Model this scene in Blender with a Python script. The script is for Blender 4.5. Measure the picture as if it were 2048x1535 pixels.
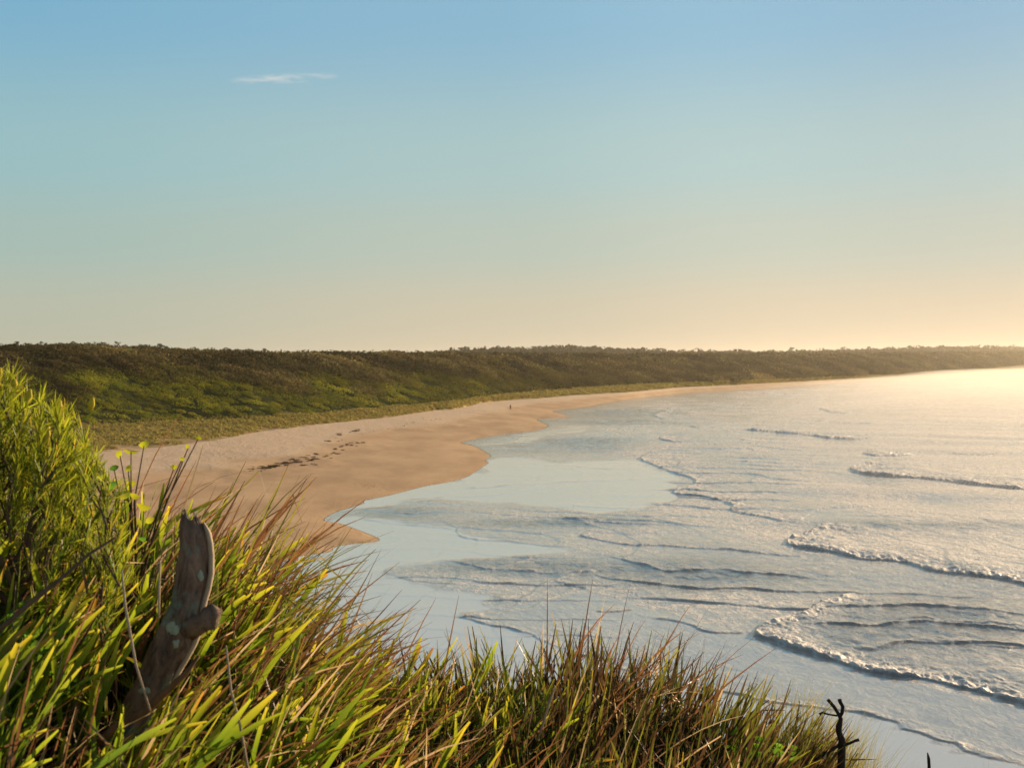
import bpy, math, random
import numpy as np
from mathutils import Vector, Matrix

# ------------------------------------------------------------------ camera, sky, sun, exposure
for o in list(bpy.data.objects):
    bpy.data.objects.remove(o)
SC = bpy.context.scene
COL = SC.collection
F = 2813.0           # focal length in pixels of a 2048 px wide picture
CAMZ = 17.0
PITCH = math.atan(42.5 / F)
cam_d = bpy.data.cameras.new('camera')
cam = bpy.data.objects.new('camera', cam_d)
COL.objects.link(cam)
cam.location = (0, 0, CAMZ)
cam.rotation_euler = (math.pi / 2 - PITCH, 0, 0)
cam_d.sensor_width = 36.0
cam_d.lens = 36.0 * F / 2048.0
cam_d.clip_start = 0.05
cam_d.clip_end = 60000
cam_d.dof.use_dof = True
cam_d.dof.focus_distance = 5.5
cam_d.dof.aperture_fstop = 14.0
SC.camera = cam

SUN_AZ, SUN_EL = 42.0, 13.0
world = bpy.data.worlds.new('World')
SC.world = world
world.use_nodes = True
wn = world.node_tree
for n in list(wn.nodes):
    wn.nodes.remove(n)


def N(nt, kind, **kw):
    n = nt.nodes.new(kind)
    for k, v in kw.items():
        if k == 'inp':
            for kk, vv in v.items():
                n.inputs[kk].default_value = vv
        else:
            setattr(n, k, v)
    return n


def L(nt, a, ao, b, bi):
    nt.links.new(a.outputs[ao], b.inputs[bi])


out = N(wn, 'ShaderNodeOutputWorld')
bg = N(wn, 'ShaderNodeBackground', inp={'Strength': 0.078})
sky = N(wn, 'ShaderNodeTexSky', sky_type='NISHITA', sun_disc=False)
sky.sun_elevation = math.radians(SUN_EL)
sky.sun_rotation = math.radians(SUN_AZ)
sky.altitude = 0
sky.air_density = 1.0
sky.dust_density = 0.7
sky.ozone_density = 1.6
# air of this morning: a direction-based tint (elevation and angle to the sun)
tc = N(wn, 'ShaderNodeTexCoord')
sep = N(wn, 'ShaderNodeSeparateXYZ')
L(wn, tc, 'Generated', sep, 0)
grad = N(wn, 'ShaderNodeValToRGB')
grad.color_ramp.interpolation = 'EASE'
SKYRAMP = [(0.0, (5.2, 4.5, 3.35)), (0.035, (4.95, 4.55, 3.5)), (0.085, (4.0, 4.6, 4.0)),
           (0.14, (3.35, 4.7, 4.7)), (0.24, (2.15, 4.0, 5.3)), (0.5, (1.4, 1.85, 2.2)), (1.0, (.7, 1.0, 1.45))]
KS = 5.4
cr = grad.color_ramp
while len(cr.elements) < len(SKYRAMP):
    cr.elements.new(0.5)
for e, (p, c) in zip(cr.elements, SKYRAMP):
    e.position = p
    e.color = (c[0] / KS, c[1] / KS, c[2] / KS, 1)
L(wn, sep, 'Z', grad, 0)
sv = (math.sin(math.radians(SUN_AZ)) * math.cos(math.radians(SUN_EL)),
      math.cos(math.radians(SUN_AZ)) * math.cos(math.radians(SUN_EL)), math.sin(math.radians(SUN_EL)))
dot = N(wn, 'ShaderNodeVectorMath', operation='DOT_PRODUCT')
L(wn, tc, 'Generated', dot, 0)
dot.inputs[1].default_value = sv
glow = N(wn, 'ShaderNodeValToRGB')
glow.color_ramp.interpolation = 'EASE'
g = glow.color_ramp
GL = [(0.0, (.72, .80, .85)), (0.48, (.80, .93, .98)), (0.74, (1.0, 1.0, 1.0)), (0.84, (1.15, 1.08, 1.06)), (0.92, (1.08, 1.0, 1.0)), (1.0, (1.4, 1.25, 1.15))]
while len(g.elements) < len(GL):
    g.elements.new(0.5)
for e, (p, c) in zip(g.elements, GL):
    e.position = p
    e.color = (c[0] / 2, c[1] / 2, c[2] / 2, 1)
L(wn, dot, 'Value', glow, 0)
m1 = N(wn, 'ShaderNodeVectorMath', operation='MULTIPLY')
L(wn, grad, 0, m1, 0)
L(wn, glow, 0, m1, 1)
m2 = N(wn, 'ShaderNodeVectorMath', operation='SCALE')
L(wn, m1, 0, m2, 0)
m2.inputs['Scale'].default_value = KS * 2 * 1.0
mixs = N(wn, 'ShaderNodeMix', data_type='RGBA')
mixs.inputs[0].default_value = 0.95
L(wn, sky, 0, mixs, 6)
L(wn, m2, 0, mixs, 7)
# thin wisp of cloud, upper left
def dirpx(px, py):
    c = math.cos(PITCH); s = math.sin(PITCH)
    dx = (px - 1024) / F; dz = (767.5 - py) / F
    v = Vector((dx, c + dz * s, -s + dz * c))
    return v.normalized()
cd = dirpx(570, 157)
right = Vector((cd.y, -cd.x, 0)).normalized()
upv = right.cross(cd)
def wdot(v, k):
    n = N(wn, 'ShaderNodeVectorMath', operation='DOT_PRODUCT')
    L(wn, tc, 'Generated', n, 0); n.inputs[1].default_value = tuple(v * k)
    return n
du = wdot(right, F / 110.0); dv = wdot(upv, F / 11.0)
nz = N(wn, 'ShaderNodeTexNoise', inp={'Scale': 55.0, 'Detail': 5.0})
mpn = N(wn, 'ShaderNodeMapping'); mpn.inputs['Scale'].default_value = (1, 1, 4.0)
L(wn, tc, 'Generated', mpn, 0); L(wn, mpn, 0, nz, 0)
def wmath(op, a=None, b=None, av=None, bv=None, clamp=False):
    n = N(wn, 'ShaderNodeMath', operation=op, use_clamp=clamp)
    if a is not None: wn.links.new(a, n.inputs[0])
    if b is not None: wn.links.new(b, n.inputs[1])
    if av is not None: n.inputs[0].default_value = av
    if bv is not None: n.inputs[1].default_value = bv
    return n.outputs[0]
# wisp rises a little to the right
tilt = wmath('MULTIPLY', du.outputs['Value'], bv=-0.75)
vv = wmath('ADD', dv.outputs['Value'], tilt)
r2 = wmath('ADD', wmath('POWER', wmath('ABSOLUTE', du.outputs['Value']), bv=2.5), wmath('POWER', wmath('ABSOLUTE', vv), bv=2.0))
msk = wmath('SUBTRACT', av=1.0, b=r2, clamp=True)
nn_ = wmath('MULTIPLY', wmath('SUBTRACT', nz.outputs[0], bv=0.42), bv=4.5, clamp=True)
cm = wmath('MULTIPLY', wmath('MULTIPLY', msk, nn_), bv=0.85)
fr = wdot(cd, 1.0)
front = wmath('GREATER_THAN', fr.outputs['Value'], bv=0.5)
cm = wmath('MULTIPLY', cm, front)
mixc = N(wn, 'ShaderNodeMix', data_type='RGBA')
wn.links.new(cm, mixc.inputs[0])
L(wn, mixs, 2, mixc, 6)
mixc.inputs[7].default_value = (5.2, 5.6, 5.6, 1)
L(wn, mixc, 2, bg, 0)
L(wn, bg, 0, out, 0)

sun_d = bpy.data.lights.new('sun', 'SUN')
sun_d.energy = 5.0
sun_d.angle = math.radians(0.6)
sun_d.color = (1.0, 0.77, 0.49)
sun = bpy.data.objects.new('sun', sun_d)
COL.objects.link(sun)
sun.rotation_euler = Vector(sv).to_track_quat('Z', 'Y').to_euler()
sun.location = (200, 300, 200)

SC.view_settings.view_transform = 'Standard'
SC.view_settings.look = 'None'
SC.view_settings.gamma = 1.0
SC.view_settings.exposure = 0.60
SC.render.engine = 'CYCLES'
SC.cycles.max_bounces = 8
SC.cycles.transparent_max_bounces = 8
SC.cycles.volume_bounces = 0

rng = np.random.default_rng(7)
random.seed(7)

# ------------------------------------------------------------------ helpers
CP, SP = math.cos(PITCH), math.sin(PITCH)


def P(px, py, z=0.0):
    """world point at height z seen at a picture position"""
    px = np.asarray(px, float); py = np.asarray(py, float)
    dx = (px - 1024) / F; dz = (767.5 - py) / F
    y = CP + dz * SP; zz = -SP + dz * CP
    t = (z - CAMZ) / zz
    return dx * t, y * t


def PD(px, py, d):
    """world point on the picture ray at forward distance d"""
    dx = (px - 1024) / F; dz = (767.5 - py) / F
    y = CP + dz * SP; zz = -SP + dz * CP
    t = d / y
    return Vector((dx * t, d, CAMZ + zz * t))


def to_px(x, y, z=0.0):
    fwd = y * CP - (z - CAMZ) * SP
    up = y * SP + (z - CAMZ) * CP
    return 1024 + F * x / fwd, 767.5 - F * up / fwd


def _h(i, j, k):
    n = (i * 374761393 + j * 668265263 + k * 2147483647 + 12345) & 0xffffffff
    n = ((n ^ (n >> 13)) * 1274126177) & 0xffffffff
    n = (n ^ (n >> 16)) & 0xffff
    return n / 32767.5 - 1.0


def vnoise(x, y, seed=0):
    xi = np.floor(x).astype(np.int64); yi = np.floor(y).astype(np.int64)
    fx = x - xi; fy = y - yi
    fx = fx * fx * (3 - 2 * fx); fy = fy * fy * (3 - 2 * fy)
    a = _h(xi, yi, seed); b = _h(xi + 1, yi, seed); c = _h(xi, yi + 1, seed); d = _h(xi + 1, yi + 1, seed)
    return (a * (1 - fx) + b * fx) * (1 - fy) + (c * (1 - fx) + d * fx) * fy


def fbm(x, y, seed=0, oct=4):
    s = 0; a = 0.5
    for o in range(oct):
        s = s + a * vnoise(x * 2 ** o + 17.3 * o, y * 2 ** o - 9.1 * o, seed + o)
        a *= 0.5
    return s


def smooth(t):
    t = np.clip(t, 0, 1)
    return t * t * (3 - 2 * t)


def mesh_np(name, V, Fq, mat, parent=None, attrs=None, cols=None, smooth_sh=True):
    me = bpy.data.meshes.new(name)
    V = np.ascontiguousarray(V, dtype=np.float32)
    Fq = np.ascontiguousarray(Fq, dtype=np.int32)
    k = Fq.shape[1]
    me.vertices.add(len(V)); me.vertices.foreach_set('co', V.ravel())
    me.loops.add(Fq.size); me.loops.foreach_set('vertex_index', Fq.ravel())
    me.polygons.add(len(Fq))
    me.polygons.foreach_set('loop_start', np.arange(0, Fq.size, k, dtype=np.int32))
    me.polygons.foreach_set('loop_total', np.full(len(Fq), k, dtype=np.int32))
    me.update(calc_edges=True)
    if smooth_sh:
        me.polygons.foreach_set('use_smooth', np.ones(len(Fq), dtype=bool))
    for nm, arr in (attrs or {}).items():
        at = me.attributes.new(nm, 'FLOAT', 'POINT')
        at.data.foreach_set('value', np.ascontiguousarray(arr, dtype=np.float32))
    if cols is not None:
        at = me.color_attributes.new('Col', 'FLOAT_COLOR', 'POINT')
        c4 = np.ones((len(V), 4), np.float32); c4[:, :3] = cols
        at.data.foreach_set('color', c4.ravel())
    me.materials.append(mat)
    o = bpy.data.objects.new(name, me)
    COL.objects.link(o)
    if parent is not None:
        o.parent = parent
    return o


def grid_faces(nr, nc):
    i = np.arange(nr - 1)[:, None] * nc + np.arange(nc - 1)[None, :]
    return np.stack([i, i + 1, i + nc + 1, i + nc], -1).reshape(-1, 4)


def tag(o, label=None, cat=None, group=None, kind=None):
    if label: o['label'] = label
    if cat: o['category'] = cat
    if group: o['group'] = group
    if kind: o['kind'] = kind
    return o


def empty(name, loc=(0, 0, 0)):
    o = bpy.data.objects.new(name, None)
    o.empty_display_size = 0.1
    o.location = loc
    COL.objects.link(o)
    return o


def tube(points, radii, seg=8, jitter=0.0, seed=0, cap=True):
    seed = abs(int(seed))
    r = np.random.default_rng(seed)
    pts = [Vector(p) for p in points]
    V = []; Fc = []
    n = len(pts)
    ref = Vector((0.3, 0.9, 0.2)).normalized()
    for i, p in enumerate(pts):
        t = (pts[min(i + 1, n - 1)] - pts[max(i - 1, 0)]).normalized()
        a = t.cross(ref)
        if a.length < 1e-3: a = t.cross(Vector((1, 0, 0)))
        a.normalize(); b = t.cross(a)
        for k in range(seg):
            th = 2 * math.pi * k / seg
            rr = radii[i] * (1 + jitter * r.uniform(-1, 1))
            V.append(p + a * math.cos(th) * rr + b * math.sin(th) * rr)
    for i in range(n - 1):
        for k in range(seg):
            k2 = (k + 1) % seg
            Fc.append((i * seg + k, i * seg + k2, (i + 1) * seg + k2, (i + 1) * seg + k))
    if cap:
        for base, pt, flip in ((0, pts[0], True), ((n - 1) * seg, pts[-1], False)):
            ci = len(V); V.append(pt)
            for k in range(seg):
                k2 = (k + 1) % seg
                Fc.append((base + k2, base + k, ci, ci) if flip else (base + k, base + k2, ci, ci))
    return V, Fc


def mesh_py(name, V, Fc, mat, parent=None, smooth_sh=True):
    me = bpy.data.meshes.new(name)
    Fc = [tuple(dict.fromkeys(f)) for f in Fc]
    me.from_pydata([tuple(v) for v in V], [], Fc)
    if smooth_sh:
        me.polygons.foreach_set('use_smooth', [True] * len(me.polygons))
    me.materials.append(mat)
    o = bpy.data.objects.new(name, me)
    COL.objects.link(o)
    if parent is not None: o.parent = parent
    return o


def join_tubes(list_):
    V = []; Fc = []
    for v, f in list_:
        b = len(V); V += v
        Fc += [tuple(i + b for i in q) for q in f]
    return V, Fc


def new_mat(name):
    m = bpy.data.materials.new(name)
    m.use_nodes = True
    nt = m.node_tree
    for n in list(nt.nodes): nt.nodes.remove(n)
    o = N(nt, 'ShaderNodeOutputMaterial')
    return m, nt, o


def ramp(nt, stops, interp='LINEAR'):
    r = N(nt, 'ShaderNodeValToRGB')
    r.color_ramp.interpolation = interp
    while len(r.color_ramp.elements) < len(stops): r.color_ramp.elements.new(0.5)
    for e, (p, c) in zip(r.color_ramp.elements, stops):
        e.position = p
        e.color = (c[0], c[1], c[2], 1) if isinstance(c, (tuple, list)) else (c, c, c, 1)
    return r


# ------------------------------------------------------------------ traced ground lines (picture position -> ground)
def curve(pts):
    a = np.array(pts, float)
    return lambda x: np.interp(x, a[:, 0], a[:, 1])


WATERLINE = [(3600, 735.5), (3000, 738), (2400, 742), (2048, 747.5), (1930, 752), (1850, 756), (1760, 760.5), (1700, 764), (1640, 767.5), (1570, 773), (1500, 778),
             (1420, 782), (1370, 785), (1322, 790), (1260, 797), (1212, 805), (1180, 812), (1150, 816), (1105, 822), (1122, 827), (1136, 833), (1110, 836),
             (1075, 838), (1084, 845), (1096, 850), (1090, 855), (1072, 860), (1040, 864), (1012, 867), (965, 875), (922, 884), (935, 888), (952, 893),
             (970, 903), (982, 912), (970, 920), (977, 925), (952, 942), (930, 955), (890, 965), (850, 972), (780, 990), (730, 1000), (728, 1006),
             (700, 1015), (668, 1025), (648, 1040), (680, 1046), (700, 1053), (735, 1066), (760, 1078), (745, 1084), (700, 1088), (668, 1094),
             (660, 1103), (600, 1112), (550, 1121), (450, 1150), (300, 1205), (100, 1300), (-200, 1480), (-500, 1720), (-900, 2200), (-1500, 3200)]
VEG = curve([(-1500, 1130), (-800, 1030), (-400, 975), (0, 925), (180, 905), (310, 895), (430, 880), (512, 864), (650, 847), (780, 834), (870, 820), (905, 819),
             (960, 806), (1012, 800), (1070, 797), (1150, 790), (1260, 784), (1350, 775), (1500, 767.2), (1640, 760), (1700, 757.3), (1850, 750), (2048, 743.2), (2600, 737), (3600, 733)])
FOOT = curve([(-1500, 1000), (-800, 930), (-400, 885), (0, 858), (180, 851), (330, 842), (500, 836), (650, 825), (800, 812), (900, 803), (960, 794.5), (1012, 788.5), (1150, 777),
              (1300, 768.5), (1450, 764), (1536, 760.5), (1640, 756), (1750, 751), (1850, 747), (2048, 741.5), (2600, 735.5), (3600, 732)])
RIDGE = curve([(-1500, 705), (0, 697), (150, 696), (250, 700), (400, 706), (560, 710), (700, 709), (830, 710), (1000, 713), (1150, 714), (1300, 713),
               (1450, 712), (1600, 710), (1800, 707), (2048, 704), (3600, 700)])
SKYL = curve([(-1500, 690), (0, 690), (34, 688), (140, 687), (230, 690), (320, 692), (360, 697), (450, 699), (500, 699), (550, 706), (620, 712), (800, 712), (850, 706), (900, 701),
              (950, 697), (1000, 696), (1100, 693), (1190, 693), (1240, 698), (1300, 701), (1370, 704), (1470, 703), (1590, 703), (1700, 700), (1800, 697),
              (1900, 694), (1960, 693), (2048, 694), (2600, 697), (3600, 705)])
ZV, ZF = 2.4, 4.2


def dist(px, py, z):
    return P(px, py, z)[1]


WR = curve([(-1500, 60), (0, 85), (500, 110), (1012, 210), (1536, 330), (2048, 450), (3600, 500)])     # foot to ridge
FR = curve([(-1500, 700), (0, 800), (500, 850), (1012, 1150), (1536, 1100), (2048, 900), (3600, 900)])  # ridge to far ridge


def zat(py, d):
    return CAMZ + d * ((767.5 - py) / F * CP - SP) / (CP + (767.5 - py) / F * SP)


def col_profile(px):
    """distances and heights of veg line, foot, ridge, valley, far ridge at columns px"""
    dvg = dist(px, VEG(px), ZV)
    dft = np.maximum(dist(px, FOOT(px), ZF), dvg + 4)
    drd = dft + WR(px)
    zrd = zat(RIDGE(px), drd) - np.clip(0.0058 * drd, 2.2, 7.5)
    dfr = drd + FR(px)
    zfr = zat(SKYL(px), dfr) - np.clip(0.003 * dfr, 4.0, 6.0)
    return dvg, dft, drd, zrd, dfr, zfr


def land_z(px, d, prof=None):
    dvg, dft, drd, zrd, dfr, zfr = prof if prof is not None else col_profile(px)
    x = (px - 1024) / F * d
    t1 = np.clip((d - dvg) / (dft - dvg), 0, 1)
    t2 = np.clip((d - dft) / (drd - dft), 0, 1)
    t3 = np.clip((d - drd) / (0.35 * (dfr - drd)), 0, 1)
    t4 = np.clip((d - drd - 0.35 * (dfr - drd)) / (0.65 * (dfr - drd)), 0, 1)
    z = ZV + (ZF - ZV) * smooth(t1) + (zrd - ZF) * (1 - (1 - t2) ** 1.7) * 1.0
    z = z - 5 * smooth(t3) + (zfr - zrd + 5) * smooth(t4)
    z = z + t2 * (1 - t2) * 5.0 * fbm(x / 45.0, d / 60.0, 5, 3)
    z = z + np.clip(t1 * 4, 0, 1) * (1 - t2) * 0.5 * fbm(x / 9.0, d / 9.0, 11, 3)
    z = z + np.clip((d - dfr) / 1500, 0, 1) * -10
    return z


def in_poly(x, y, poly):
    r = np.zeros(x.shape, bool)
    n = len(poly)
    for i in range(n):
        x1, y1 = poly[i]; x2, y2 = poly[(i + 1) % n]
        if y1 == y2: continue
        c = ((y1 > y) != (y2 > y)) & (x < (x2 - x1) * (y - y1) / (y2 - y1) + x1)
        r ^= c
    return r


def signed_polyline(X, Y, pts, maxd=None):
    """signed distance (left-hand side positive) and arc parameter to an open polyline"""
    p = np.array(pts, float)
    seg = p[1:] - p[:-1]
    Ls = np.hypot(seg[:, 0], seg[:, 1]); nrm = np.stack([-seg[:, 1], seg[:, 0]], 1) / Ls[:, None]
    cum = np.concatenate([[0], np.cumsum(Ls)])
    best = np.full(X.shape, 1e18); sd = np.zeros(X.shape); arc = np.zeros(X.shape)
    for i in range(len(seg)):
        dx = X - p[i, 0]; dy = Y - p[i, 1]
        t = (dx * seg[i, 0] + dy * seg[i, 1]) / Ls[i] ** 2
        tc_ = np.clip(t, 0, 1)
        ex = dx - tc_ * seg[i, 0]; ey = dy - tc_ * seg[i, 1]
        d2 = ex * ex + ey * ey
        n = np.broadcast_to(nrm[i], X.shape + (2,)).copy()
        if i > 0: n[t <= 0] = nrm[i] + nrm[i - 1]
        if i < len(seg) - 1: n[t >= 1] = nrm[i] + nrm[i + 1]
        s = ex * n[..., 0] + ey * n[..., 1]
        m = d2 < best
        best[m] = d2[m]; sd[m] = s[m]; arc[m] = (cum[i] + tc_ * Ls[i])[m]
    return np.sign(sd + 1e-12) * np.sqrt(best), arc / cum[-1]


def densify(pts, n=4):
    """Catmull-Rom through the points"""
    p = np.array(pts, float)
    q = np.vstack([2 * p[0] - p[1], p, 2 * p[-1] - p[-2]])
    res = []
    for i in range(1, len(q) - 2):
        for k in range(n):
            t = k / n
            a, b, c, d = q[i - 1], q[i], q[i + 1], q[i + 2]
            res.append(0.5 * ((2 * b) + (-a + c) * t + (2 * a - 5 * b + 4 * c - d) * t ** 2 + (-a + 3 * b - 3 * c + d) * t ** 3))
    res.append(p[-1])
    return np.array(res)


wl = np.array(WATERLINE)
WX, WY = P(wl[:, 0], wl[:, 1], 0.0)
WLW = densify(np.stack([WX, WY], 1), 3)
# polygon of the sea side
SEAPOLY = [tuple(q) for q in WLW] + [(400, -400), (30000, -400), (30000, WLW[0][1])]

# ------------------------------------------------------------------ materials of the setting
# sand
sand, nt, mo = new_mat('beach sand')
bs = N(nt, 'ShaderNodeBsdfPrincipled')
at = N(nt, 'ShaderNodeAttribute', attribute_name='wet')
geo = N(nt, 'ShaderNodeNewGeometry')
n1 = N(nt, 'ShaderNodeTexNoise', inp={'Scale': 0.06, 'Detail': 6.0, 'Roughness': 0.6})
n2 = N(nt, 'ShaderNodeTexNoise', inp={'Scale': 1.3, 'Detail': 5.0, 'Roughness': 0.65})
smap = N(nt, 'ShaderNodeMapping'); smap.inputs['Scale'].default_value = (2.2, .8, 1)
L(nt, geo, 'Position', smap, 0); L(nt, smap, 0, n1, 0); L(nt, geo, 'Position', n2, 0)
dry = ramp(nt, [(0.3, (.58, .395, .26)), (0.7, (.72, .52, .355))])
wetc = ramp(nt, [(0.35, (.48, .28, .14)), (0.65, (.64, .40, .21))])
L(nt, n2, 0, dry, 0); L(nt, n1, 0, wetc, 0)
mx = N(nt, 'ShaderNodeMix', data_type='RGBA')
L(nt, at, 'Fac', mx, 0); L(nt, dry, 0, mx, 6); L(nt, wetc, 0, mx, 7)
L(nt, mx, 2, bs, 'Base Color')
ro = N(nt, 'ShaderNodeMapRange', inp={'From Min': 0.0, 'From Max': 1.0, 'To Min': 0.95, 'To Max': 0.75})
L(nt, at, 'Fac', ro, 0); L(nt, ro, 0, bs, 'Roughness')
bs.inputs['Specular IOR Level'].default_value = 0.25
bm_ = N(nt, 'ShaderNodeBump', inp={'Strength': 0.9, 'Distance': 0.28})
inv = N(nt, 'ShaderNodeMath', operation='SUBTRACT'); inv.inputs[0].default_value = 1.0
L(nt, at, 'Fac', inv, 1)
bh = N(nt, 'ShaderNodeMath', operation='MULTIPLY'); L(nt, n2, 0, bh, 0); L(nt, inv, 0, bh, 1)
L(nt, bh, 0, bm_, 'Height'); L(nt, bm_, 0, bs, 'Normal')
L(nt, bs, 0, mo, 0)

# sea
seam, nt, mo = new_mat('sea water and foam')
foam = N(nt, 'ShaderNodeAttribute', attribute_name='foam')
rip = N(nt, 'ShaderNodeAttribute', attribute_name='ripple')
geo = N(nt, 'ShaderNodeNewGeometry')
mp = N(nt, 'ShaderNodeMapping'); mp.inputs['Scale'].default_value = (1, 0.55, 1)
mp.inputs['Rotation'].default_value = (0, 0, math.radians(-18))
L(nt, geo, 'Position', mp, 0)
na = N(nt, 'ShaderNodeTexNoise', inp={'Scale': 1.1, 'Detail': 5.0, 'Roughness': 0.62, 'Distortion': 0.5})
nb = N(nt, 'ShaderNodeTexNoise', inp={'Scale': 4.5, 'Detail': 4.0, 'Roughness': 0.6})
nc = N(nt, 'ShaderNodeTexNoise', inp={'Scale': 0.22, 'Detail': 4.0, 'Roughness': 0.6})
for q in (na, nb, nc): L(nt, mp, 0, q, 0)
water = N(nt, 'ShaderNodeBsdfPrincipled', inp={'Base Color': (.34, .29, .23, 1), 'Roughness': 0.07, 'IOR': 2.7})
bed_sheen = ramp(nt, [(0.05, (.74, .68, .61)), (0.22, (.46, .41, .35)), (0.75, (.24, .20, .155))])  # pale bed where still, lifted further to stand in for mirrored sky
L(nt, rip, 'Fac', bed_sheen, 0); L(nt, bed_sheen, 0, water, 'Base Color')
wb = N(nt, 'ShaderNodeBump', inp={'Distance': 0.16})
L(nt, rip, 'Fac', wb, 'Strength'); L(nt, na, 0, wb, 'Height')
wb2 = N(nt, 'ShaderNodeBump', inp={'Strength': 0.05, 'Distance': 0.05})
L(nt, nb, 0, wb2, 'Height'); L(nt, wb, 0, wb2, 'Normal'); L(nt, wb2, 0, water, 'Normal')
fo = N(nt, 'ShaderNodeBsdfPrincipled', inp={'Base Color': (.90, .79, .70, 1), 'Roughness': 0.6})
fb = N(nt, 'ShaderNodeBump', inp={'Strength': 0.8, 'Distance': 0.3}); L(nt, na, 0, fb, 'Height')
fb2 = N(nt, 'ShaderNodeBump', inp={'Strength': 0.9, 'Distance': 0.10}); L(nt, nb, 0, fb2, 'Height'); L(nt, fb, 0, fb2, 'Normal'); L(nt, fb2, 0, fo, 'Normal')
# lacy foam: threshold of noise moved by the foam amount
vor = N(nt, 'ShaderNodeTexVoronoi', inp={'Scale': 2.2}, feature='DISTANCE_TO_EDGE')
dm = N(nt, 'ShaderNodeMix', data_type='VECTOR')
L(nt, mp, 0, vor, 0)
th = N(nt, 'ShaderNodeMath', operation='ADD'); L(nt, na, 0, th, 0)
t2 = N(nt, 'ShaderNodeMath', operation='MULTIPLY'); t2.inputs[1].default_value = -0.5; L(nt, vor, 0, t2, 0); L(nt, t2, 0, th, 1)
sub = N(nt, 'ShaderNodeMath', operation='ADD'); L(nt, th, 0, sub, 0); L(nt, foam, 'Fac', sub, 1)
mr = N(nt, 'ShaderNodeMapRange', inp={'From Min': 0.66, 'From Max': 1.05}); mr.interpolation_type = 'SMOOTHSTEP'
L(nt, sub, 0, mr, 0)
fm1 = N(nt, 'ShaderNodeMath', operation='MULTIPLY')
fmx = N(nt, 'ShaderNodeMix', data_type='FLOAT'); fmx.inputs[0].default_value = 0.5
L(nt, na, 0, fmx, 2); L(nt, nb, 0, fmx, 3)
fmn = N(nt, 'ShaderNodeMapRange', inp={'From Min': 0.40, 'From Max': 0.60, 'To Min': 0.15, 'To Max': 1.8}); L(nt, fmx, 0, fmn, 0)
L(nt, fmn, 0, fm1, 1); L(nt, foam, 'Fac', fm1, 0)
mrx = N(nt, 'ShaderNodeMath', operation='MAXIMUM'); L(nt, mr, 0, mrx, 0); L(nt, fm1, 0, mrx, 1); mrx.use_clamp = True
ms = N(nt, 'ShaderNodeMixShader'); L(nt, mrx, 0, ms, 0); L(nt, water, 0, ms, 1); L(nt, fo, 0, ms, 2)
L(nt, ms, 0, mo, 0)


def attr_mat(name, rough=0.7, transl=0.0, spec=0.3, tcol=1.3, noise=None, bump=None):
    m, nt, mo = new_mat(name)
    a = N(nt, 'ShaderNodeAttribute', attribute_name='Col')
    b = N(nt, 'ShaderNodeBsdfPrincipled', inp={'Roughness': rough, 'Specular IOR Level': spec})  # matte where spec is low
    src = (a, 0)
    if noise:
        geo = N(nt, 'ShaderNodeNewGeometry')
        tn = N(nt, 'ShaderNodeTexNoise', inp={'Scale': noise, 'Detail': 5.0, 'Roughness': 0.6})
        L(nt, geo, 'Position', tn, 0)
        rr = ramp(nt, [(0.3, .55), (0.7, 1.35)])
        L(nt, tn, 0, rr, 0)
        mm = N(nt, 'ShaderNodeMix', data_type='RGBA', blend_type='MULTIPLY'); mm.inputs[0].default_value = 1
        L(nt, a, 0, mm, 6); L(nt, rr, 0, mm, 7)
        src = (mm, 2)
        if bump:
            bb = N(nt, 'ShaderNodeBump', inp={'Strength': 0.7, 'Distance': bump}); L(nt, tn, 0, bb, 'Height'); L(nt, bb, 0, b, 'Normal')
    L(nt, src[0], src[1], b, 'Base Color')
    if transl > 0:
        t = N(nt, 'ShaderNodeBsdfTranslucent')
        hs = N(nt, 'ShaderNodeVectorMath', operation='SCALE'); hs.inputs['Scale'].default_value = tcol
        L(nt, src[0], src[1], hs, 0); L(nt, hs, 0, t, 0)
        s = N(nt, 'ShaderNodeMixShader'); s.inputs[0].default_value = transl
        L(nt, b, 0, s, 1); L(nt, t, 0, s, 2); L(nt, s, 0, mo, 0)
    else:
        L(nt, b, 0, mo, 0)
    return m


M_dune = attr_mat('dune ground', 0.95, spec=0.0, noise=0.35, bump=0.4)
M_scrub = attr_mat('scrub leaves', 0.85, transl=0.30, spec=0.05, tcol=1.5)
M_blade = attr_mat('grass blades', 0.40, transl=0.42, spec=0.4, tcol=2.1)
M_needle = attr_mat('shrub needles', 0.5, transl=0.5, tcol=1.9)
M_soil = attr_mat('headland soil', 0.95, noise=6.0, bump=0.03)


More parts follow.
